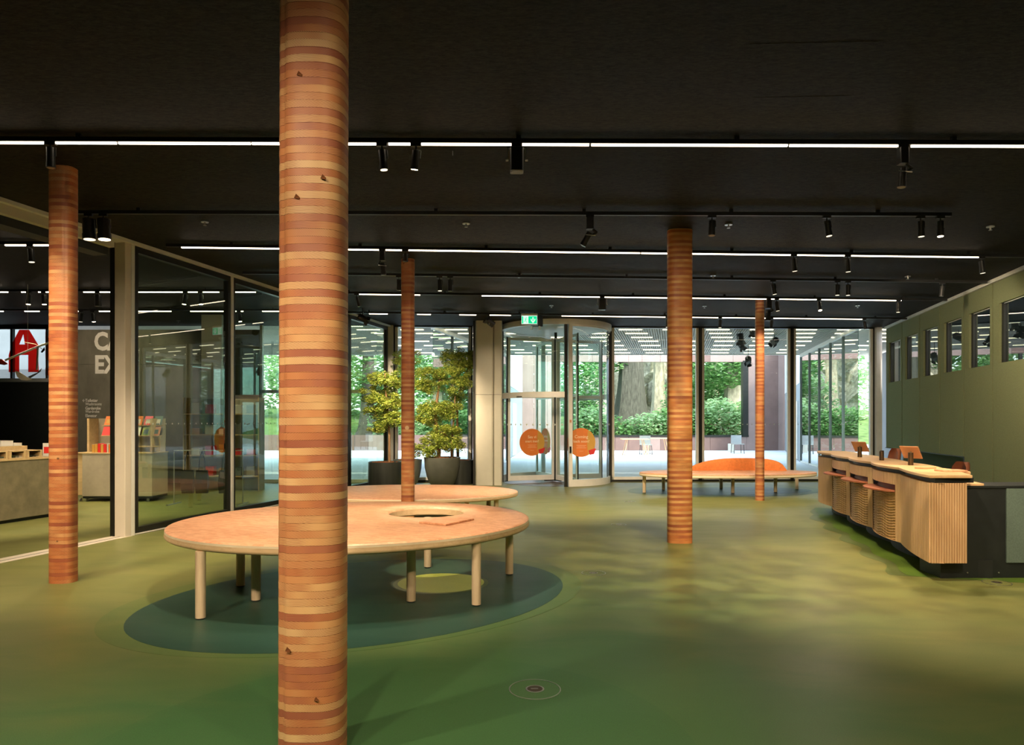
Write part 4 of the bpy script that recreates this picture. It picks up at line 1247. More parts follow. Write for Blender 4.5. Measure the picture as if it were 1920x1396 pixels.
# ================================================================== TRACKS AND SPOTLIGHTS
ZT = 3.80                                   # underside of the tracks
def ceilpt(px, py, z=ZT):
    Y = (z - CH) * F / (YH - py); return ((px - 960) / F * Y, Y)
tracks = {}
def track(key, a, b, lit, label, cw=.036):
    (x0, y0), (x1, y1) = ceilpt(*a), ceilpt(*b)
    L = sqrt((x1 - x0) ** 2 + (y1 - y0) ** 2); ux = ((x1 - x0) / L, (y1 - y0) / L); uy = (-ux[1], ux[0])
    c = ((x0 + x1) / 2, (y0 + y1) / 2)
    t = empty('ceiling_track', (c[0], c[1], ZT), label, 'track', 'ceiling lighting tracks')
    MB().obox(c, ux, uy, L / 2, cw / 2, ZT + .004, HC - .03).build('track_rail', 'black', t)
    for k in range(max(2, int(L / 1.6))):
        f = (k + .5) / max(2, int(L / 1.6)); q = (x0 + (x1 - x0) * f, y0 + (y1 - y0) * f)
        MB().obox(q, ux, uy, .02, .012, HC - .03, HC).build('hanger', 'black', t)
    for (pa, pb) in lit:
        fa, fb_ = (pa - a[0]) / (b[0] - a[0]), (pb - a[0]) / (b[0] - a[0])
        # convert pixel fractions to true fractions along the rail
        def tr(px):
            k = (px - 960) / F
            return (k * y0 - x0) / ((x1 - x0) - k * (y1 - y0))
        fa, fb_ = tr(pa), tr(pb)
        q0 = (x0 + (x1 - x0) * fa, y0 + (y1 - y0) * fa); q1 = (x0 + (x1 - x0) * fb_, y0 + (y1 - y0) * fb_)
        l = sqrt((q1[0] - q0[0]) ** 2 + (q1[1] - q0[1]) ** 2)
        MB().obox(((q0[0] + q1[0]) / 2, (q0[1] + q1[1]) / 2), ux, uy, l / 2 - .003, .010, ZT - .010, ZT + .003).build('light_strip', 'strip', t, label='glowing warm light strip')
    tracks[key] = ((x0, y0), (x1, y1))
    return t
track('A', (-60, 266.5), (1990, 274), [(-60, 219), (222, 470), (472, 726), (728, 1105), (1108, 1477), (1480, 1704), (1708, 1990)], 'nearest lighting track with a glowing strip across the full width')
track('B', (120, 401.5), (1783, 406), [], 'unlit black track behind the nearest glowing one')
track('C', (312, 463), (1925, 483), [(340, 760), (762, 1200), (1202, 1842)], 'glowing strip track crossing in front of the wide right column top')
track('D', (455, 514), (1850, 531), [], 'unlit black track ending at the green wall')
track('E', (562, 550), (1775, 564), [(671, 788), (903, 1690)], 'glowing strip track with a dark gap in its middle, second farthest')
track('Fv', (620, 587), (1705, 599), [(692, 727), (782, 808), (861, 893), (918, 958), (1053, 1620)], 'farthest glowing track, broken into short strips on its left')

def head(mb_t, base, aim, L, r, lit, name='lamp_head', cowl=0):
    """cylinder head from base along aim, with rim and lens"""
    a = Vector(aim).normalized(); p = Vector(base)
    b = MB().tube(p, p + a * L * .74, r * .92); b.tube(p + a * L * .74, p + a * L, r, r)
    h = b.build('lamp_head', 'black', mb_t)
    MB().tube(p + a * L * .985, p + a * (L + .003), r * .82, n=18).build('lens', {2: 'lens', 1: 'lens_dim', 0: 'lens_off'}[lit], h)
    return p + a * L
spot_count = [0]
def spot(key, px, tilt, lit, label, L=.17, r=.037, drop=.05, kind='can', power=0, aimp=None, blend=.5, size=50, group='track spotlights', col=(1, .78, .52)):
    (x0, y0), (x1, y1) = tracks[key]
    k = (px - 960) / F; f = (k * y0 - x0) / ((x1 - x0) - k * (y1 - y0))
    X, Y = x0 + (x1 - x0) * f, y0 + (y1 - y0) * f
    t = empty('track_spotlight', (X, Y, ZT), label, 'spotlight', group)
    MB().box(X - .045, X + .045, Y - .016, Y + .016, ZT - .022, ZT + .0035).build('track_adapter', 'black', t)
    tx, ty = tilt
    aim = Vector((tx, ty, -1)).normalized()
    if kind == 'can':
        MB().tube((X, Y, ZT - .02), (X, Y, ZT - drop), .008, n=8).build('stem', 'black', t)
        top = Vector((X, Y, ZT - drop)) - aim * .0
        s = (r + .006)
        side = Vector((1, 0, 0)) * s
        bb = MB().tube((X, Y, ZT - drop), (X + s, Y, ZT - drop - .006), .005, n=6); bb.tube((X + s, Y, ZT - drop - .006), tuple(Vector((X + s, Y, ZT - drop)) + aim * L * .45), .005, n=6)
        bb.build('bracket', 'steel' if lit == 2 else 'black', t)
        end = head(t, Vector((X, Y, ZT - drop)) + aim * .004, aim, L, r, lit)
    elif kind == 'box':
        MB().box(X - .01, X + .01, Y - .01, Y + .01, ZT - .03, ZT - .02).build('stem', 'black', t)
        for sx in (-1, 1):
            MB().box(X + sx * (r + .018) - .004, X + sx * (r + .018) + .004, Y - .015, Y + .015, ZT - .03 - L * .55, ZT - .03).build('yoke_arm', 'steel', t)
            MB().tube((X + sx * (r + .018), Y, ZT - .03 - L * .55), (X + sx * (r + .038), Y, ZT - .03 - L * .55), .008, n=8).build('yoke_knob', 'steel', t)
        MB().box(X - r - .022, X + r + .022, Y - .016, Y + .016, ZT - .036, ZT - .028).build('yoke', 'black', t)
        MB().prism(rounded(X - r, X + r, Y - r, Y + r, r * .35), ZT - .04 - L, ZT - .042).build('lamp_housing', 'black', t)
        end = Vector((X, Y, ZT - .045 - L))
        MB().lathe([(r * .8, 0), (r * .8, .003)], (X, Y, ZT - .0425 - L), 18).build('lens', 'lens_off' if not lit else 'lens_dim', t)
    else:   # gobo projector: upright driver box, elbow and tilted barrel
        MB().prism(rounded(X - r, X + r, Y - r, Y + r, r * .3), ZT - .03 - L * .62, ZT - .022).build('driver_box', 'black', t)
        e0 = Vector((X + (r * .8 if tx < 0 else -r * .8), Y, ZT - .03 - L * .60)); e1 = e0 + Vector((.05 if tx < 0 else -.02, 0, -.04))
        MB().tube(e0, e1, .014, n=8).build('elbow', 'black', t)
        hb = Vector((X, Y, ZT - .04 - L * .75)); 
        MB().tube(e1, hb + aim * .05, .012, n=8).build('bracket', 'black', t)
        MB().tube(hb + Vector((-.05, -.03, -.03)), hb + Vector((.06, -.03, -.04)), .004, n=6).build('focus_pin', 'steel', t)
        end = head(t, hb, aim, L * .8, r * .95, lit)
    if power:
        ld = bpy.data.lights.new('spot_beam', 'SPOT'); lo = bpy.data.objects.new('spot_beam', ld); COL.objects.link(lo)
        lo.parent = t
        lo.location = end - Vector(t.location) + aim * .012
        tgt = Vector(aimp) if aimp is not None else None
        dirv = (tgt - end).normalized() if tgt is not None else aim
        lo.rotation_euler = dirv.to_track_quat('-Z', 'Y').to_euler()
        ld.energy = power; ld.spot_size = R(size); ld.spot_blend = blend; ld.color = col; ld.shadow_soft_size = .035
        return t, ld
    return t
A1 = 'on the nearest glowing track'; B1 = 'on the nearer unlit track'; C1 = 'on the second glowing track'
D1 = 'on the farther unlit track'; E1 = 'on the second farthest glowing track'; F1 = 'on the farthest glowing track'
spot('A', 95, (.02, -.02), 0, 'black cylinder spotlight over the left reddish column, ' + A1, L=.165, r=.036, drop=.04)
spot('A', 716, (.10, .05), 1, 'unlit black spotlight left of the bright one, ' + A1, L=.16, r=.036, power=260, aimp=(-1.2, 6.0, .6), size=60)
spot('A', 780, (-.12, .25), 2, 'brightly lit spotlight with thin bracket, ' + A1, L=.15, r=.034, power=330, aimp=(-2.2, 8.0, .4), size=70)
spot('A', 969, (0, 0), 0, 'boxy black projector in a steel yoke, ' + A1, L=.19, r=.055, kind='box')
spot('A', 1693, (-.10, -.05), 0, 'black framing projector with elbow and focus pins, ' + A1, L=.20, r=.036, kind='gobo')
spot('B', 166, (.05, 0), 1, 'large black cylinder downlight, left of the pair beside the left column', L=.225, r=.072, drop=.05, power=160, aimp=(-4.6, 7.4, 0), size=75)
spot('B', 194, (.05, 0), 2, 'large black cylinder downlight with lit rim, right of the pair beside the left column', L=.225, r=.072, drop=.05, power=220, aimp=(-3.7, 8.8, 0), size=75)
spot('B', 1106, (-.55, .15), 0, 'black projector with a bent elbow pointing left, ' + B1, L=.20, r=.040, kind='gobo')
spot('B', 1335, (-.05, -.1), 0, 'black spotlight just right of the wide column top, ' + B1)
spot('B', 1550, (.14, -.05), 1, 'dimly lit tilted spotlight in the middle right, ' + B1, power=200, aimp=(3.4, 7.3, 0), size=60)
spot('B', 1726, (.05, 0), 1, 'lit spotlight, left of the pair near the track end', power=190, aimp=(4.5, 7.8, 1.0), size=55)
spot('B', 1763, (-.02, -.05), 2, 'glowing spotlight at the right end, ' + B1, power=260, aimp=(4.4, 6.6, .5), size=60)
spot('C', 717, (.10, .05), 0, 'black projector left of the slim middle column, ' + C1, L=.19, r=.038, kind='gobo', power=420, aimp=(-.66, 6.42, 0), size=17, blend=.35)
spot('C', 760, (.01, 0), 0, 'short black spotlight above the slim middle column, ' + C1, L=.10)
spot('C', 1488, (.12, .05), 1, 'tilted dim spotlight, left of two ' + C1, power=220, aimp=(3.6, 9.6, 0), size=55)
spot('C', 1589, (.08, .05), 1, 'tilted dim spotlight, right of two ' + C1, power=220, aimp=(4.9, 10.5, 1.0), size=50)
spot('C', 1840, (.12, 0), 1, 'spotlight at the right end of the strip, ' + C1, power=160, aimp=(6.2, 9.0, 1.0), size=60)
spot('D', 748, (0, 0), 0, 'dark spotlight just left of the slim middle column, ' + D1)
spot('D', 824, (.04, 0), 1, 'dim spotlight, left of the pair right of the slim column, ' + D1, power=220, aimp=(-1.6, 11.6, .35), size=60)
spot('D', 844, (0, .05), 0, 'unlit spotlight, right of the pair right of the slim column, ' + D1)
spot('D', 1449, (.18, 0), 1, 'tilted spotlight near the far right column, ' + D1, power=90, aimp=(4.6, 13.9, .4), size=50)
spot('D', 1570, (0, 0), 1, 'straight spotlight, left of the close pair ' + D1, power=110, aimp=(5.4, 11.8, .9), size=55)
spot('D', 1590, (0, 0), 1, 'straight spotlight, right of the close pair ' + D1, power=110, aimp=(6.4, 12.6, 1.0), size=55)
spot('D', 1767, (-.10, 0), 0, 'dark spotlight against the green wall, ' + D1)
spot('E', 669, (.25, .1), 0, 'dark tilted spotlight beside the foreground column, ' + E1, r=.03)
spot('E', 1129, (0, 0), 0, 'short wide black projector above the revolving door, ' + E1, L=.20, r=.066, kind='box')
spot('E', 1441, (-.10, -.1), 0, 'black projector hanging over the far slim column, ' + E1, L=.24, r=.05, kind='gobo')
spot('E', 1456, (.14, 0), 1, 'tilted lit spotlight just right of the far slim column, ' + E1, power=150, aimp=(5.0, 14.6, .4), size=50)
spot('E', 1535, (.02, -.35), 2, 'bright glowing spotlight aimed at the hall, ' + E1, power=120, aimp=(3.9, 9.8, 0), size=70)
spot('E', 1684, (0, 0), 1, 'spotlight at the right strip end, ' + E1, power=80, aimp=(7.0, 14.8, 1.0), size=60)
spot('Fv', 1251, (0, 0), 1, 'small spotlight behind the wide column, ' + F1)
spot('Fv', 1350, (0, 0), 1, 'small spotlight above the bench backrest, ' + F1, power=120, aimp=(4.2, 14.8, .5), size=60)
spot('Fv', 1446, (0, 0), 0, 'small spotlight right of the far slim column, ' + F1)
spot('Fv', 1620, (.2, 0), 0, 'small tilted spotlight at the strip end, ' + F1)

# theatre lamps with barn doors and the sensor group by the revolving door
def stage_lamp(px, py, Y, tilt, label, s=.11, top=HC, group='stage lamps near the glass walls', beam=None):
    X, z = atY(px, Y), zat(py, Y)
    t = empty('stage_lamp', (X, Y, top), label, 'stage lamp', group)
    MB().tube((X, Y, z + s * .6), (X, Y, top), .010, n=8).build('hanger_rod', 'black', t)
    a = Vector(tilt).normalized(); c = Vector((X, Y, z))
    u = a.orthogonal().normalized(); v = a.cross(u)
    b = MB().tube(c - a * s * .9, c + a * s * .6, s * .62, s * .62, 14)
    for k in range(4): b.tube(c - a * s * (.8 - .28 * k), c - a * s * (.74 - .28 * k), s * .68, n=14)
    b.build('lamp_body', 'black', t)
    MB().tube(c + a * s * .58, c + a * s * .63, s * .5, n=16).build('lens', 'lens_off', t)
    for q in (u, -u, v, -v):
        p = c + a * s * .62 + q * s * .55; w_ = a.cross(q) * s * .5
        e = p + a * s * .55 + q * s * .22
        MB().add([tuple(p - w_), tuple(p + w_), tuple(e + w_), tuple(e - w_), tuple(p - w_ + q * .004), tuple(p + w_ + q * .004), tuple(e + w_ + q * .004), tuple(e - w_ + q * .004)],
                 [(0, 1, 2, 3), (4, 7, 6, 5), (0, 4, 5, 1), (1, 5, 6, 2), (2, 6, 7, 3), (3, 7, 4, 0)]).build('barn_door', 'black', t)
    if beam:
        ld = bpy.data.lights.new('stage_beam', 'SPOT'); lo = bpy.data.objects.new('stage_beam', ld); COL.objects.link(lo); lo.parent = t
        e_ = c + a * s * 1.3; lo.location = e_ - Vector(t.location); lo.rotation_euler = (Vector(beam[1]) - e_).to_track_quat('-Z', 'Y').to_euler()
        ld.energy = beam[0]; ld.spot_size = R(beam[2]); ld.spot_blend = .5; ld.color = (1, .84, .60); ld.shadow_soft_size = .03
    MB().path([tuple(c + u * s * .72), tuple(c + u * s * .72 + Vector((0, 0, s * .8))), (X, Y, z + s * .9)], .006, 6).build('yoke', 'steel', t)
    return t
stage_lamp(680, 597, 14.5, (.9, .5, -.5), 'black barn-door lamp beside the foreground column', beam=(260, (-1.9, 16.2, 1.7), 60))
stage_lamp(919, 604, 15.3, (-.75, -.3, .55), 'black ribbed stage lamp before the cream clad column')
stage_lamp(1388, 634, 19.2, (.2, .2, -1), 'stage lamp hanging outside, left of the far column, upper of two', s=.15, top=3.992)
stage_lamp(1390, 648, 20.5, (.5, -.3, -1), 'stage lamp hanging outside, left of the far column, lower of two', s=.13, top=3.992)
stage_lamp(1411, 622, 18.8, (0, 0, -1), 'stage lamp outside nearest the far column on its left', s=.12, top=3.992)
stage_lamp(1452, 640, 20.0, (-.5, -.5, -.4), 'round stage lamp hanging outside right of the far column', s=.14, top=3.992)
stage_lamp(1403, 676, 23.0, (-.2, -.6, -.7), 'lowest stage lamp hanging outside by the mauve wall', s=.15, top=3.992)
X, Y = atY(1013, 15.2), 15.2
t = empty('sensor_lamp', (X, Y, ZT + .05), 'black box with two small white cylinder lamps beside the exit sign', 'lamp')
MB().prism(rounded(X - .055, X + .055, Y - .04, Y + .04, .01), zat(612, Y), HC - .001).build('lamp_housing', 'black', t)
for dx in (-.19, -.02):
    MB().tube((X + dx, Y - .02, zat(618.5, Y)), (X + dx, Y - .02, zat(611.5, Y)), .024, n=14).build('lamp_head', 'white', t)
MB().box(X - .2, X + .0, Y - .03, Y - .01, zat(612, Y), zat(612, Y) + .02).build('lamp_bar', 'black', t)

# exit sign
Y = 14.9; ex, ez = atY(992.5, Y), zat(599.4, Y)
t = empty('exit_sign', (ex, Y, ez - .09), 'green illuminated exit sign with running figure and down arrow, above the revolving door', 'sign')
W_, H_ = .168, .088
MB().box(ex - W_ - .008, ex + W_ + .008, Y - .012, Y + .03, ez + H_ + .002, ez + H_ + .045).build('sign_housing', 'champ', t)
for sx in (-.1, .1): MB().tube((ex + sx, Y, ez + H_ + .044), (ex + sx, Y, HC), .005, n=6).build('hanger', 'black', t)
MB().box(ex - W_, ex + W_, Y - .004, Y + .004, ez - H_, ez + H_).build('sign_panel', 'exit_white', t)
def sign_part(polys, mat, nm, y=Y - .0045):
    items = [MB().prism(p, 0, .0012).mesh('s', None) for p in polys]
    me = join_mesh(nm, [(m_, mat) for m_ in items])
    me.transform(Matrix.Rotation(pi / 2, 4, 'X'))
    o = bpy.data.objects.new(nm, me); COL.objects.link(o); o.parent = t; o.location = Vector((ex, y, ez)) - t.location
    return o
rect = lambda a, b, c, d_: [(a, c), (b, c), (b, d_), (a, d_)]
sign_part([rect(-.160, -.128, -.078, .078)], 'exit_green', 'green_edge')
sign_part([rect(-.022, .160, -.078, .078)], 'exit_green', 'green_field')
sign_part([rect(.068, .090, -.005, .055), [(.079, -.072), (.130, -.004), (.124, .030), (.090, -.022), (.068, -.022), (.034, .030), (.028, -.004)]], 'exit_white', 'down_arrow', Y - .006)
circ = [(-.064 + .011 * cos(2 * pi * i / 12), .050 + .011 * sin(2 * pi * i / 12)) for i in range(12)]
sign_part([circ, [(-.086, .030), (-.066, .034), (-.072, -.012), (-.092, -.008)], [(-.086, .030), (-.104, .018), (-.112, .022), (-.090, .040)],
           [(-.070, .030), (-.052, .012), (-.040, .018), (-.044, .010), (-.054, .002), (-.074, .018)],
           [(-.092, -.008), (-.080, -.016), (-.100, -.044), (-.124, -.046), (-.124, -.036), (-.104, -.034)],
           [(-.082, -.010), (-.072, -.012), (-.058, -.036), (-.050, -.066), (-.060, -.068), (-.070, -.040)]], 'exit_green', 'running_figure', Y - .006)

# sprinklers on the ceiling
def sprinkler(px, py, label):
    X, Y = ceilpt(px, py, HC - .02)
    t = empty('sprinkler', (X, Y, HC), label, 'sprinkler', 'ceiling sprinklers')
    MB().lathe([(.045, -.012), (.045, 0)], (X, Y, HC), 18).build('escutcheon', 'steel', t)
    MB().tube((X, Y, HC - .045), (X, Y, HC - .012), .010, n=8).build('frame', 'steel', t)
    MB().lathe([(.020, 0), (.020, .003)], (X, Y, HC - .049), 12).build('deflector', 'steel', t)
for (px, py, lb) in ((384, 418, 'between the left column and the foreground column'), (874, 421, 'right of the foreground column, nearest the camera'),
                     (1366, 423, 'just right of the wide column top'), (1857, 427, 'near the right edge of the picture'), (973, 517, 'above and left of the exit sign'),
                     (1337, 518, 'between the two right columns'), (1702, 520, 'before the top of the green wall'), (1034, 574, 'directly above the revolving door'),
                     (1321, 575, 'above the far bench'), (1608, 574, 'above the corner of the green wall')):
    sprinkler(px, py, 'small metal ceiling sprinkler ' + lb)
for (px, py, lb) in ((849, 287, 'tiny metal wire hook in the ceiling behind the nearest track'),):
    X, Y = ceilpt(px, py, HC - .02)
    o = MB().tube((X, Y, HC - .04), (X, Y, HC), .004, n=6).build('ceiling_hook', 'steel'); tag(o, lb, 'hook')

# round floor boxes
def floor_box(px, py, r, label):
    X, Y = at(px, py)
    t = empty('floor_box', (X, Y, 0), label, 'floor box', 'round floor boxes')
    MB().loft([ell(X, Y, r, r, 0, .0008, 48), ell(X, Y, r, r, 0, .0040, 48), ell(X, Y, r - .006, r - .006, 0, .0040, 48), ell(X, Y, r - .006, r - .006, 0, .0008, 48)], False).build('rim', 'steel', t)
    MB().lathe([(r - .007, 0), (r - .007, .0014)], (X, Y, .0014), 40).build('lid', 'floor', t)
    MB().lathe([(r * .34, 0), (r * .34, .0016)], (X, Y, .0028), 24).build('centre_plug', 'brass', t)
    MB().loft([ell(X, Y, r * .36, r * .36, 0, .0028, 24), ell(X, Y, r * .36, r * .36, 0, .0052, 24), ell(X, Y, r * .30, r * .30, 0, .0052, 24), ell(X, Y, r * .30, r * .30, 0, .0028, 24)], False).build('plug_ring', 'steel', t)
    MB().box(X - r * .16, X + r * .12, Y - .004, Y + .004, .0044, .0062).build('latch', 'steel', t)
floor_box(1003, 1292, .146, 'round floor box nearest the camera, with a bright steel rim')
floor_box(1113, 1074, .12, 'round floor box right of the large oval table')
floor_box(1160, 983, .11, 'round floor box left of the wide right column')
floor_box(1181, 940, .11, 'round floor box farthest away, before the far bench')
floor_box(1869, 1092, .12, 'round floor box in front of the reception desk end')

# ================================================================== SHOP ON THE LEFT
def shop_pt(px, Y): return atY(px, Y)
o1 = empty('shop_counter', (-7.6, 10.2, 0), 'long olive microcement display counter behind the left column', 'counter')
def sx_(Y): return -7.46 + .2466 * (Y - 10.1)
def sslab(mb, Y0, Y1, a, b_, z0, z1):
    mb.prism([(sx_(Y0) + a, Y0), (sx_(Y1) + a, Y1), (sx_(Y1) + b_, Y1), (sx_(Y0) + b_, Y0)], z0, z1); return mb
sslab(MB(), 8.0, 11.35, -1.3, 0, .05, .92).build('counter_body', 'concrete', o1, bevel=.006)
sslab(MB(), 8.05, 11.3, -1.25, -.05, 0, .05).build('plinth', 'black_soft', o1)
sslab(MB(), 7.99, 11.36, -1.31, .01, .92, .945).build('counter_top', 'pine', o1)
# glazed wooden display trays on it
def tray(Yc, ly, xo, wx, z, h, label):
    t = empty('display_tray', (sx_(Yc) + xo, Yc, z), label, 'tray', 'wooden display trays on the shop counter')
    X = sx_(Yc) + xo; dxy = (.2394, .9709); nn_ = (.9709, -.2394)
    c = (X, Yc)
    MB().obox(c, dxy, nn_, ly / 2, wx / 2, z, z + .012).build('tray_base', 'pine', t)
    for s in (-1, 1):
        q = (c[0] + nn_[0] * s * (wx / 2 - .01), c[1] + nn_[1] * s * (wx / 2 - .01)); MB().obox(q, dxy, nn_, ly / 2, .01, z + .012, z + h).build('tray_side', 'pine', t) if s < 0 else \
            [MB().obox((q[0] + dxy[0] * e * (ly / 2 - .015), q[1] + dxy[1] * e * (ly / 2 - .015)), dxy, nn_, .015, .01, z + .012, z + h).build('tray_post', 'pine', t) for e in (-1, 1)]
        q = (c[0] + dxy[0] * s * (ly / 2 - .01), c[1] + dxy[1] * s * (ly / 2 - .01)); MB().obox(q, dxy, nn_, .01, wx / 2 - .02, z + .012, z + h).build('tray_side', 'pine', t)
    MB().obox(c, dxy, nn_, ly / 2, wx / 2, z + h, z + h + .015).build('tray_lid', 'pine', t)
    rg2 = random.Random(int(Yc * 10))
    for k in range(3):
        q = (c[0] + dxy[0] * (k - 1) * ly * .26, c[1] + dxy[1] * (k - 1) * ly * .26)
        MB().obox(q, dxy, nn_, .06, wx * .3, z + .013, z + .03 + .02 * rg2.random()).build('item', rg2.choice(('white', 'felt_grey', 'steel', 'pot')), t)
tray(10.12, .29, -.14, .25, .9455, .105, 'low wooden display tray at the left picture edge, nearest on the shop counter')
tray(10.415, .26, -.14, .25, .9455, .105, 'wooden display tray with grey goods, middle one on the shop counter')
tray(10.69, .25, -.14, .25, .9455, .105, 'wooden display tray next to the left column, farthest on the shop counter')
sslab(MB(), 10.2, 10.84, -.66, -.30, .9455, 1.125).build('wooden_riser', 'pine')
tag(COL.objects['wooden_riser'], 'pale wooden display riser behind the trays on the shop counter', 'riser')
for k, (yy, xo, l, w2, h, z, nm) in enumerate(((10.34, -.42, .22, .18, .07, 1.1255, 'wide white book block, left on the wooden riser'), (10.57, -.42, .20, .18, .085, 1.1255, 'white boxed book in the middle of the wooden riser'),
                                              (10.755, -.42, .14, .14, .045, 1.1255, 'thin white book at the right end of the wooden riser'))):
    X = sx_(yy) + xo
    t = empty('white_book', (X, yy, z), nm, 'book', 'white books on the riser')
    MB().obox((X, yy), (.2394, .9709), (.9709, -.2394), l / 2 - .004, w2 / 2 - .004, z + .004, z + h - .004).build('pages', 'white', t)
    for zz in (z, z + h - .004): MB().obox((X, yy), (.2394, .9709), (.9709, -.2394), l / 2, w2 / 2, zz, zz + .004).build('cover', 'cream', t)
X = sx_(11.0) - .20
t = empty('card_stand', (X, 11.0, .9455), 'small upright card with a red drawing behind the left column', 'card')
MB().box(X - .0, X + .12, 10.99, 11.0, .9455, 1.16).build('card', 'white', t)
MB().box(X + .02, X + .10, 10.985, 10.99, 1.0, 1.10).build('print', 'red_print', t)
MB().box(X - .0, X + .12, 10.96, 11.04, .9455, .955).build('foot', 'steel', t)

# second unit on casters with magazine rack
Y = 13.0; x0, x1 = -8.12, -6.75
t = empty('rolling_display_unit', ((x0 + x1) / 2, Y + .3, 0), 'pale microcement display unit on casters with sloped magazine rack, in the shop', 'display unit')
MB().box(x0 + .06, x1, Y, Y + .6, .10, .90).build('cabinet_body', 'concrete_light', t, bevel=.004)
MB().box(x0 - .05, x0 + .05, Y + .03, Y + .6, .12, .90).build('side_shelf', 'pine', t)
MB().box(x0 - .06, x1 + .01, Y - .01, Y + .61, .90, .92).build('cabinet_top', 'pine', t)
MB().box(x0 + .06, x1, Y + .02, Y + .58, .06, .10).build('base_frame', 'black_soft', t)
for x in (x0 + .12, x0 + .0, x1 - .1):
    MB().tube((x - .012, Y + .05, .03), (x + .012, Y + .05, .03), .03, n=12).build('caster', 'steel', t)
for i in range(2):
    MB().box(x0 + .03 + i * 1.2, x0 + .07 + i * 1.2, Y + .2, Y + .5, .92, 1.56).build('rack_side', 'pine', t)
for j in range(3):
    MB().box(x0 + .25, x1, Y + .16 + .08 * j, Y + .30 + .08 * j, 1.02 + .2 * j, 1.035 + .2 * j).build('rack_shelf', 'pine', t)
MB().box(x0 + .07, x1, Y + .50, Y + .52, .92, 1.56).build('rack_back', 'concrete_light', t)
rg = random.Random(8)
mk = ['white', 'felt_grey', 'exit_green', 'red_print', 'cream', 'ochre_print', 'orange_print', 'steel', 'pink_print']
mk[2] = 'leaf'
pos_words = ['leftmost', 'second', 'third', 'fourth', 'fifth', 'sixth']
for j in range(2):
    for i in range(6):
        x = x0 + .27 + i * .19
        m_ = rg.choice([q for q in mk])
        m2 = rg.choice(['white', 'felt_grey', 'red_print', 'cream', 'screen', 'ochre_print'])
        zz = 1.236 + .2 * j - (.0)
        tt = empty('magazine', (x + .08, Y + .2 + .08 * j, zz), '%s magazine on the %s shelf of the shop rack' % (pos_words[i], ('lower', 'upper')[j]), 'magazine', 'magazines on the shop rack')
        vs0 = [(x, Y + .26 + .08 * j, zz), (x + .15, Y + .26 + .08 * j, zz), (x + .15, Y + .34 + .08 * j, zz + .17), (x, Y + .34 + .08 * j, zz + .17)]
        vs1 = [(a_, b_ + .008, c_) for a_, b_, c_ in vs0]
        MB().add(vs0 + vs1, [(0, 1, 2, 3), (4, 7, 6, 5), (0, 4, 5, 1), (1, 5, 6, 2), (2, 6, 7, 3), (3, 7, 4, 0)]).build('cover', m_, tt)
        q0 = [(x + .03, Y + .2718 + .08 * j - .003, zz + .03), (x + .12, Y + .2718 + .08 * j - .003, zz + .03), (x + .12, Y + .3094 + .08 * j - .003, zz + .11), (x + .03, Y + .3094 + .08 * j - .003, zz + .11)]
        MB().add(q0, [(0, 1, 2, 3)]).build('cover_picture', m2, tt)
for i, (x, wd, m_, lb) in enumerate(((x0 + .22, .05, 'ochre_print', 'yellow'), (x0 + .275, .05, 'ochre_print', 'yellow'), (x0 + .33, .05, 'red_print', 'red'), (x0 + .385, .05, 'ochre_print', 'yellow'), (x0 + .44, .05, 'red_print', 'red'),
                                     (x0 + .50, .03, 'cream', 'cream'), (x0 + .535, .03, 'orange_print', 'orange'), (x0 + .57, .03, 'orange_print', 'orange'), (x0 + .605, .04, 'leather', 'brown'))):
    tt = empty('book', (x + wd / 2, Y + .1, .9205), '%s %s-spined book in the row at the foot of the shop rack' % (ordw(i), lb), 'book', 'books at the foot of the rack')
    MB().box(x, x + wd - .003, Y + .04, Y + .17, .9205, 1.07 + .01 * (i % 3)).build('cover', m_, tt)
    MB().box(x + .004, x + wd - .007, Y + .042, Y + .172, 1.0705 + .01 * (i % 3), 1.0715 + .01 * (i % 3)).build('pages', 'white', tt)

# lettering on the concrete wall
def wall_text(s, px, py, size, Yw=16.996, mat='white', bold=.0, nm='lettering'):
    X, z = atY(px, Yw), zat(py, Yw)
    me = text_mesh(s, size, .002, bold); me.transform(Matrix.Diagonal((.80, 1, 1, 1)))
    return place_mesh(nm, me, mat, (X, Yw, z), (pi / 2, 0, 0), sw)
wall_text('CA', 176.5, 655.0, .60, bold=.022); wall_text('EX', 177, 698.5, .60, bold=.022)
wall_text('\u2190', 154, 753.5, .12); wall_text('Toiletter', 160, 753.0, .105, bold=.002); wall_text('Washrooms', 160, 759.5, .10)
wall_text('Garderobe', 160, 767.5, .105, bold=.002); wall_text('Wardrobe', 160, 773.5, .10); wall_text('Elevator', 160, 781.5, .105, bold=.002)

# red letters on the shop window
def red_shape(polys, nm, X, z, Yw=17.045):
    me = join_mesh(nm, [(MB().prism(p, 0, .004).mesh('r', None), 'red_film') for p in polys])
    me.transform(Matrix.Rotation(pi / 2, 4, 'X'))
    o = bpy.data.objects.new(nm, me); COL.objects.link(o); o.location = (X, Yw, z); return o
zb_ = zat(697, 17.0)
o = red_shape([[(0, 0), (.26, 0), (.26, .30), (.13, .30)][:3] + [(.26, .42), (.0, .42)], [(0, .42), (.72, .42), (.72, .68), (.07, .68)], [(.07, .68), (.26, .68), (.40, 1.04), (.26, 1.04)],
               [(.40, .68), (.72, .68), (.50, 1.04), (.34, 1.04)], [(.48, 0), (.74, 0), (.72, .42), (.48, .42)]], 'window_letter', atY(14, 17.0), zb_)
tag(o, 'large red letter A stuck on the shop window', 'letter', 'red letters on the shop window')
o = red_shape([[(0, .35), (.30, .1), (.34, .5), (.12, .62), (.05, 1.0), (0, 1.0)], [(0, -.08), (.32, -.08), (.32, .12), (0, .10)]], 'window_letter', atY(83, 17.0), zb_)
tag(o, 'part of a second red letter on the shop window beside the left column', 'letter', 'red letters on the shop window')

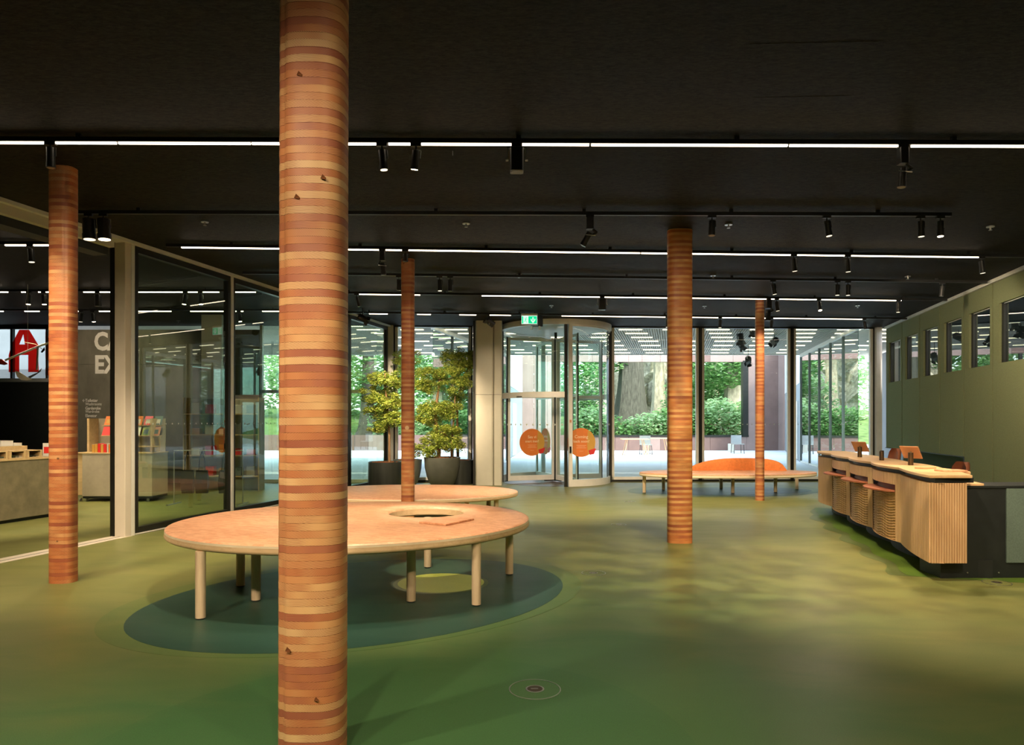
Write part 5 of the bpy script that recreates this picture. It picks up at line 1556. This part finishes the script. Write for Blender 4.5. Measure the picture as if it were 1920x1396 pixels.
# hanging mobile
Y = 12.0
mp = lambda px, py: (atY(px, Y), Y, zat(py, Y))
t = empty('mobile', mp(52, 540), 'hanging mobile with white bars, red and beige leaves, in the shop', 'mobile')
MB().tube(mp(52, 655), (atY(52, Y), Y, HC), .003, n=6).build('wire', 'white', t)
MB().tube(mp(10, 675), mp(72, 649), .018, n=8).build('bar', 'white', t, label='long slanting white bar')
MB().tube(mp(72, 649), mp(98, 640), .018, n=8).build('bar', 'white', t)
MB().tube(mp(71, 650), mp(69, 693), .016, n=8).build('bar', 'steel', t)
MB().path([mp(45, 641), mp(66, 645), mp(79, 654)], .006, 6).build('curved_rod', 'pine', t)
def leafp(pts, mat, lb):
    b = MB(); v0 = [mp(*p) for p in pts]; v1 = [(a_, b_ + .006, c_) for a_, b_, c_ in v0]; n = len(pts)
    b.add(v0 + v1, [tuple(range(n)), tuple(range(n, 2 * n))[::-1]] + [(i, (i + 1) % n, n + (i + 1) % n, n + i) for i in range(n)])
    b.build('leaf', mat, t, label=lb)
leafp([(-6, 671), (3, 673), (15, 682), (8, 684), (-6, 682)], 'red_paint', 'red triangular leaf')
leafp([(28, 695), (36, 697), (50, 706), (60, 711), (50, 713), (40, 712), (32, 706)], 'cream', 'beige curved leaf')
leafp([(83, 650), (84, 656), (79, 661), (76, 660)], 'screen', 'blue-black small leaf')
leafp([(52, 706), (70, 698), (78, 690), (76, 696), (66, 703), (56, 709)], 'steel', 'grey slim leaf')

# shop ceiling tracks seen through the opening and the glass
def shop_track(py, x0, x1, lit, label):
    Y = (ZT - CH) * F / (YH - py)
    t = empty('ceiling_track', ((x0 + x1) / 2, Y, ZT), label, 'track', 'ceiling lighting tracks')
    MB().box(x0, x1, Y - .018, Y + .018, ZT + .004, HC - .03).build('track_rail', 'black', t)
    for k in range(4): MB().box(x0 + (x1 - x0) * (k + .5) / 4 - .01, x0 + (x1 - x0) * (k + .5) / 4 + .01, Y - .01, Y + .01, HC - .03, HC).build('hanger', 'black', t)
    for a, b_ in lit: MB().box(a, b_, Y - .013, Y + .013, ZT - .012, ZT + .003).build('light_strip', 'strip', t, label='glowing warm light strip')
    return Y
y1_ = shop_track(459, -9.6, -5.6, [(-9.4, -6.75), (-6.6, -6.0)], 'glowing track over the near part of the shop')
y2_ = shop_track(547, -12, -4.5, [(-11.8, -8.95), (-8.7, -8.55), (-8.4, -8.0), (-7.6, -7.0), (-6.75, -5.2), (-5.05, -4.55)], 'glowing broken track in the middle of the shop')
y3_ = shop_track(583, -12.5, -3.9, [(-12.2, -10.6), (-10.15, -9.85), (-9.6, -9.0), (-8.6, -7.1), (-6.7, -5.6), (-5.2, -4.2)], 'glowing broken track deep in the shop')
def shop_spot(X, Y, tilt, lit, label, power=0, L=.17, r=.04, aimp=None):
    tracks['tmp'] = ((X - 1, Y), (X + 1, Y))
    return spot('tmp', 960 + X / Y * F, tilt, lit, label, L=L, r=r, power=power, aimp=aimp, size=80, group='shop spotlights')
shop_spot(atY(57, y1_), y1_, (.1, 0), 1, 'tilted spotlight on the near shop track', 700, aimp=(-7.6, 10.3, .9))
shop_spot(atY(54, y2_), y2_, (.02, -.1), 2, 'lit spotlight above the mobile wire on the middle shop track', 260, aimp=(-8.2, 12.0, .9))
shop_spot(atY(82, y2_), y2_, (.1, -.05), 2, 'lit spotlight beside the left column on the middle shop track', 260, aimp=(-7.6, 12.6, .9))
shop_spot(atY(183, y2_), y2_, (.05, 0), 0, 'square-looking dark spotlight left of the shop opening post', 0, L=.2, r=.06)
shop_spot(atY(152, y3_), y3_, (-.05, 0), 1, 'small spotlight before the lettered wall, left one', 160, aimp=(-9.6, 16.9, 2.6))
shop_spot(atY(174, y3_), y3_, (.12, 0), 2, 'small spotlight before the lettered wall, right one', 160, aimp=(-9.2, 16.9, 2.6))
shop_spot(atY(348, y2_), y2_, (-.1, -.1), 2, 'brightly lit spotlight seen through the side glass, left of two', 220, aimp=(-6.5, 12.5, .5))
shop_spot(atY(376, y2_), y2_, (.1, -.1), 2, 'brightly lit spotlight seen through the side glass, right of two', 220, aimp=(-5.8, 13.0, .5))
shop_spot(atY(448, y3_), y3_, (.2, -.1), 2, 'lit spotlight deep in the shop behind the side glass', 160, aimp=(-5.0, 15.0, .5))

# tote bags hanging on a rack behind the glass
Y = 12.6; X = atY(352, Y)
t = empty('bag_rack', (X + .3, Y, 0), 'low steel rail rack behind the side glass carrying dark tote bags', 'rack')
MB().tube((X - .25, Y, .975), (X + 1.0, Y, .975), .010, n=8).build('rail', 'steel', t)
for x in (X - .25, X + 1.0):
    MB().tube((x, Y, 0), (x, Y, .95), .012, n=8).build('upright', 'steel', t); MB().box(x - .02, x + .02, Y - .25, Y + .25, 0, .02).build('foot', 'steel', t)
for i, dx in enumerate((.0, .26, .68)):
    x = X + dx
    tt = empty('tote_bag', (x, Y, .3), '%s black tote bag on the rail rack behind the side glass' % ['leftmost', 'middle', 'rightmost'][i], 'bag', 'tote bags on the rack')
    MB().loft([[(x - .10, Y - .03, .20), (x + .10, Y - .03, .20), (x + .10, Y + .03, .20), (x - .10, Y + .03, .20)],
               [(x - .115, Y - .05, .38), (x + .115, Y - .05, .38), (x + .115, Y + .05, .38), (x - .115, Y + .05, .38)],
               [(x - .10, Y - .015, .62), (x + .10, Y - .015, .62), (x + .10, Y + .015, .62), (x - .10, Y + .015, .62)]], False, True, True).build('bag_body', 'black_soft', tt)
    MB().path([(x - .06, Y, .61), (x - .045, Y, .82), (x, Y, .966), (x + .045, Y, .82), (x + .06, Y, .61)], .008, 6).build('handle', 'black_soft', tt)
Y = 15.0; x0 = atY(345, Y)
t = empty('shop_shelf', (x0 + .8, Y, 0), 'pale shelf unit with goods behind the side glass', 'shelf')
MB().box(x0, x0 + 1.6, Y + .3, Y + .33, 0, 2.0).build('back_panel', 'concrete_light', t)
for z in (.3, .75, 1.2, 1.65): MB().box(x0, x0 + 1.6, Y, Y + .3, z, z + .025).build('shelf_board', 'pine', t)
for x in (x0 - .025, x0 + 1.6): MB().box(x, x + .025, Y, Y + .33, 0, 2.02).build('side_panel', 'pine', t)
rg = random.Random(12)
n_ = 0
for j, z in enumerate((.325, .775, 1.225, 1.675)):
    for i in range(5):
        x = x0 + .12 + i * .3
        o = MB().box(x, x + .18, Y + .08, Y + .24, z + .0005, z + .12 + .12 * rg.random()).build('boxed_item', rg.choice(('white', 'red_print', 'ochre_print', 'felt_grey', 'steel')), bevel=.004)
        tag(o, '%s boxed item on the %s board of the shop shelf' % (['leftmost', 'second', 'middle', 'fourth', 'rightmost'][i], ['lowest', 'second lowest', 'second highest', 'top'][j]), 'box', 'boxed goods on the shop shelf')
# round print on the side glass
Y = 12.2
me = MB().prism([(.40 * cos(2 * pi * i / 40), .40 * sin(2 * pi * i / 40)) for i in range(40)], 0, .002).mesh('round_print', 'red_print')

# café furniture outside
def cafe_table(px, Y, label):
    X = atY(px, Y)
    t = empty('outdoor_table', (X, Y, -.01), label, 'table', 'café tables on the plaza')
    MB().box(X - .6, X + .6, Y - .35, Y + .35, .70, .74).build('tabletop', 'oak_slat', t)
    for s in (-1, 1):
        for r_ in (-1, 1):
            MB().tube((X + s * .35, Y + r_ * .2, .70), (X + s * .5, Y + r_ * .3, -.01), .02, n=6).build('leg', 'oak_slat', t)
def cafe_chair(px, Y, label):
    X = atY(px, Y)
    t = empty('outdoor_chair', (X, Y, -.01), label, 'chair', 'café chairs on the plaza')
    MB().box(X - .25, X + .25, Y - .22, Y + .22, .42, .45).build('seat', 'steel', t)
    MB().box(X - .25, X + .25, Y + .20, Y + .23, .45, .85).build('backrest', 'steel', t)
    for s in (-1, 1):
        for r_ in (-1, 1): MB().tube((X + s * .22, Y + r_ * .2, .42), (X + s * .24, Y + r_ * .22, -.01), .014, n=6).build('leg', 'black', t)
cafe_table(1190, 31.0, 'wooden outdoor table left of the wide column, nearer one')
cafe_table(1232, 32.5, 'wooden outdoor table close behind the wide column')
cafe_chair(1211, 31.8, 'pale outdoor chair between the two wooden tables')
cafe_chair(1383, 33.0, 'pale outdoor chair before the low mauve wall on the right')
X = atY(1371.5, 34.5)
o = MB().box(X - .13, X + .13, 34.4, 34.66, -.01, .40).build('pedestal_box', 'cream', bevel=.01); tag(o, 'small beige box standing on the plaza before the low mauve wall', 'box')

# ------------------------------------------------------------------ spots without fixtures, most added to brighten columns, floor, plants and desk
def added_spot(X, Y, aimp, power, size, label_, col=(1, .78, .52), blend=.6, rad=.04):
    ld = bpy.data.lights.new('added_spot', 'SPOT'); lo = bpy.data.objects.new('added_spot', ld); COL.objects.link(lo)
    lo.location = (X, Y, 3.6); dirv = (Vector(aimp) - lo.location).normalized()
    lo.rotation_euler = dirv.to_track_quat('-Z', 'Y').to_euler()
    ld.energy = power; ld.spot_size = R(size); ld.spot_blend = blend; ld.color = col; ld.shadow_soft_size = rad
    return ld
added_spot(-1.9, .6, (-.9, 3.1, 1.0), 270, 75, 'x')
added_spot(.2, .2, (-.9, 3.1, 1.0), 150, 80, 'x')
added_spot(-.9, .4, (-.9, 3.1, .2), 330, 55, 'x')
added_spot(2.0, .6, (2.6, 3.6, 0), 420, 110, 'x', (1, .74, .42))
added_spot(-3.4, 1.4, (-3.2, 4.4, 0), 420, 100, 'x')
added_spot(-4.8, 5.0, (-5.0, 7.8, 0), 260, 80, 'x')
added_spot(-.9, 6.0, (-1.5, 10.1, 1.6), 260, 45, 'x')
added_spot(-3.6, 2.6, (-4.1, 6.4, 1.4), 420, 60, 'x')
added_spot(-5.2, 3.4, (-5.6, 5.6, 0), 300, 90, 'x')
added_spot(1.2, 3.4, (2.1, 8.6, 1.4), 330, 50, 'x')
added_spot(2.6, 2.4, (3.9, 6.6, .5), 560, 70, 'x')
added_spot(-2.2, 12.6, (-2.1, 16.2, 1.9), 1200, 46, 'x')
added_spot(-3.0, 12.9, (-2.9, 15.7, 1.7), 900, 45, 'x')
added_spot(-.2, 12.6, (-.5, 16.4, 1.6), 160, 50, 'x')
added_spot(4.6, 4.6, (6.7, 7.8, 1.2), 420, 90, 'x')
added_spot(5.6, 10.0, (8.2, 12.6, 1.6), 320, 90, 'x')
added_spot(.4, 11.0, (.6, 13.4, 0), 850, 105, 'x')
added_spot(2.6, 11.4, (3.0, 13.2, 0), 420, 95, 'x')
added_spot(-1.6, 4.8, (-1.6, 6.6, .6), 360, 80, 'x')
added_spot(-3.8, 9.2, (-3.8, 10.0, 0), 260, 80, 'x')
added_spot(4.6, 12.0, (4.4, 14.2, .4), 240, 80, 'x')
g = added_spot(2.6, 5.6, (2.6, 7.6, 0), 620, 100, 'x', (1, .82, .50), .8, .01)
# leaf-pattern gobo in that projector
g.use_nodes = True
nt = g.node_tree; em = [n for n in nt.nodes if n.type == 'EMISSION'][0]
tc = nt.nodes.new('ShaderNodeTexCoord')
nz = nt.nodes.new('ShaderNodeTexNoise'); nz.inputs['Scale'].default_value = 13.0; nz.inputs['Detail'].default_value = 3
nt.links.new(tc.outputs['Normal'], nz.inputs['Vector'])
cr = nt.nodes.new('ShaderNodeValToRGB'); cr.color_ramp.elements[0].position = .40; cr.color_ramp.elements[0].color = (.28, .28, .28, 1)
cr.color_ramp.elements[1].position = .60; nt.links.new(nz.outputs['Fac'], cr.inputs[0])
nt.links.new(cr.outputs[0], em.inputs['Strength'])
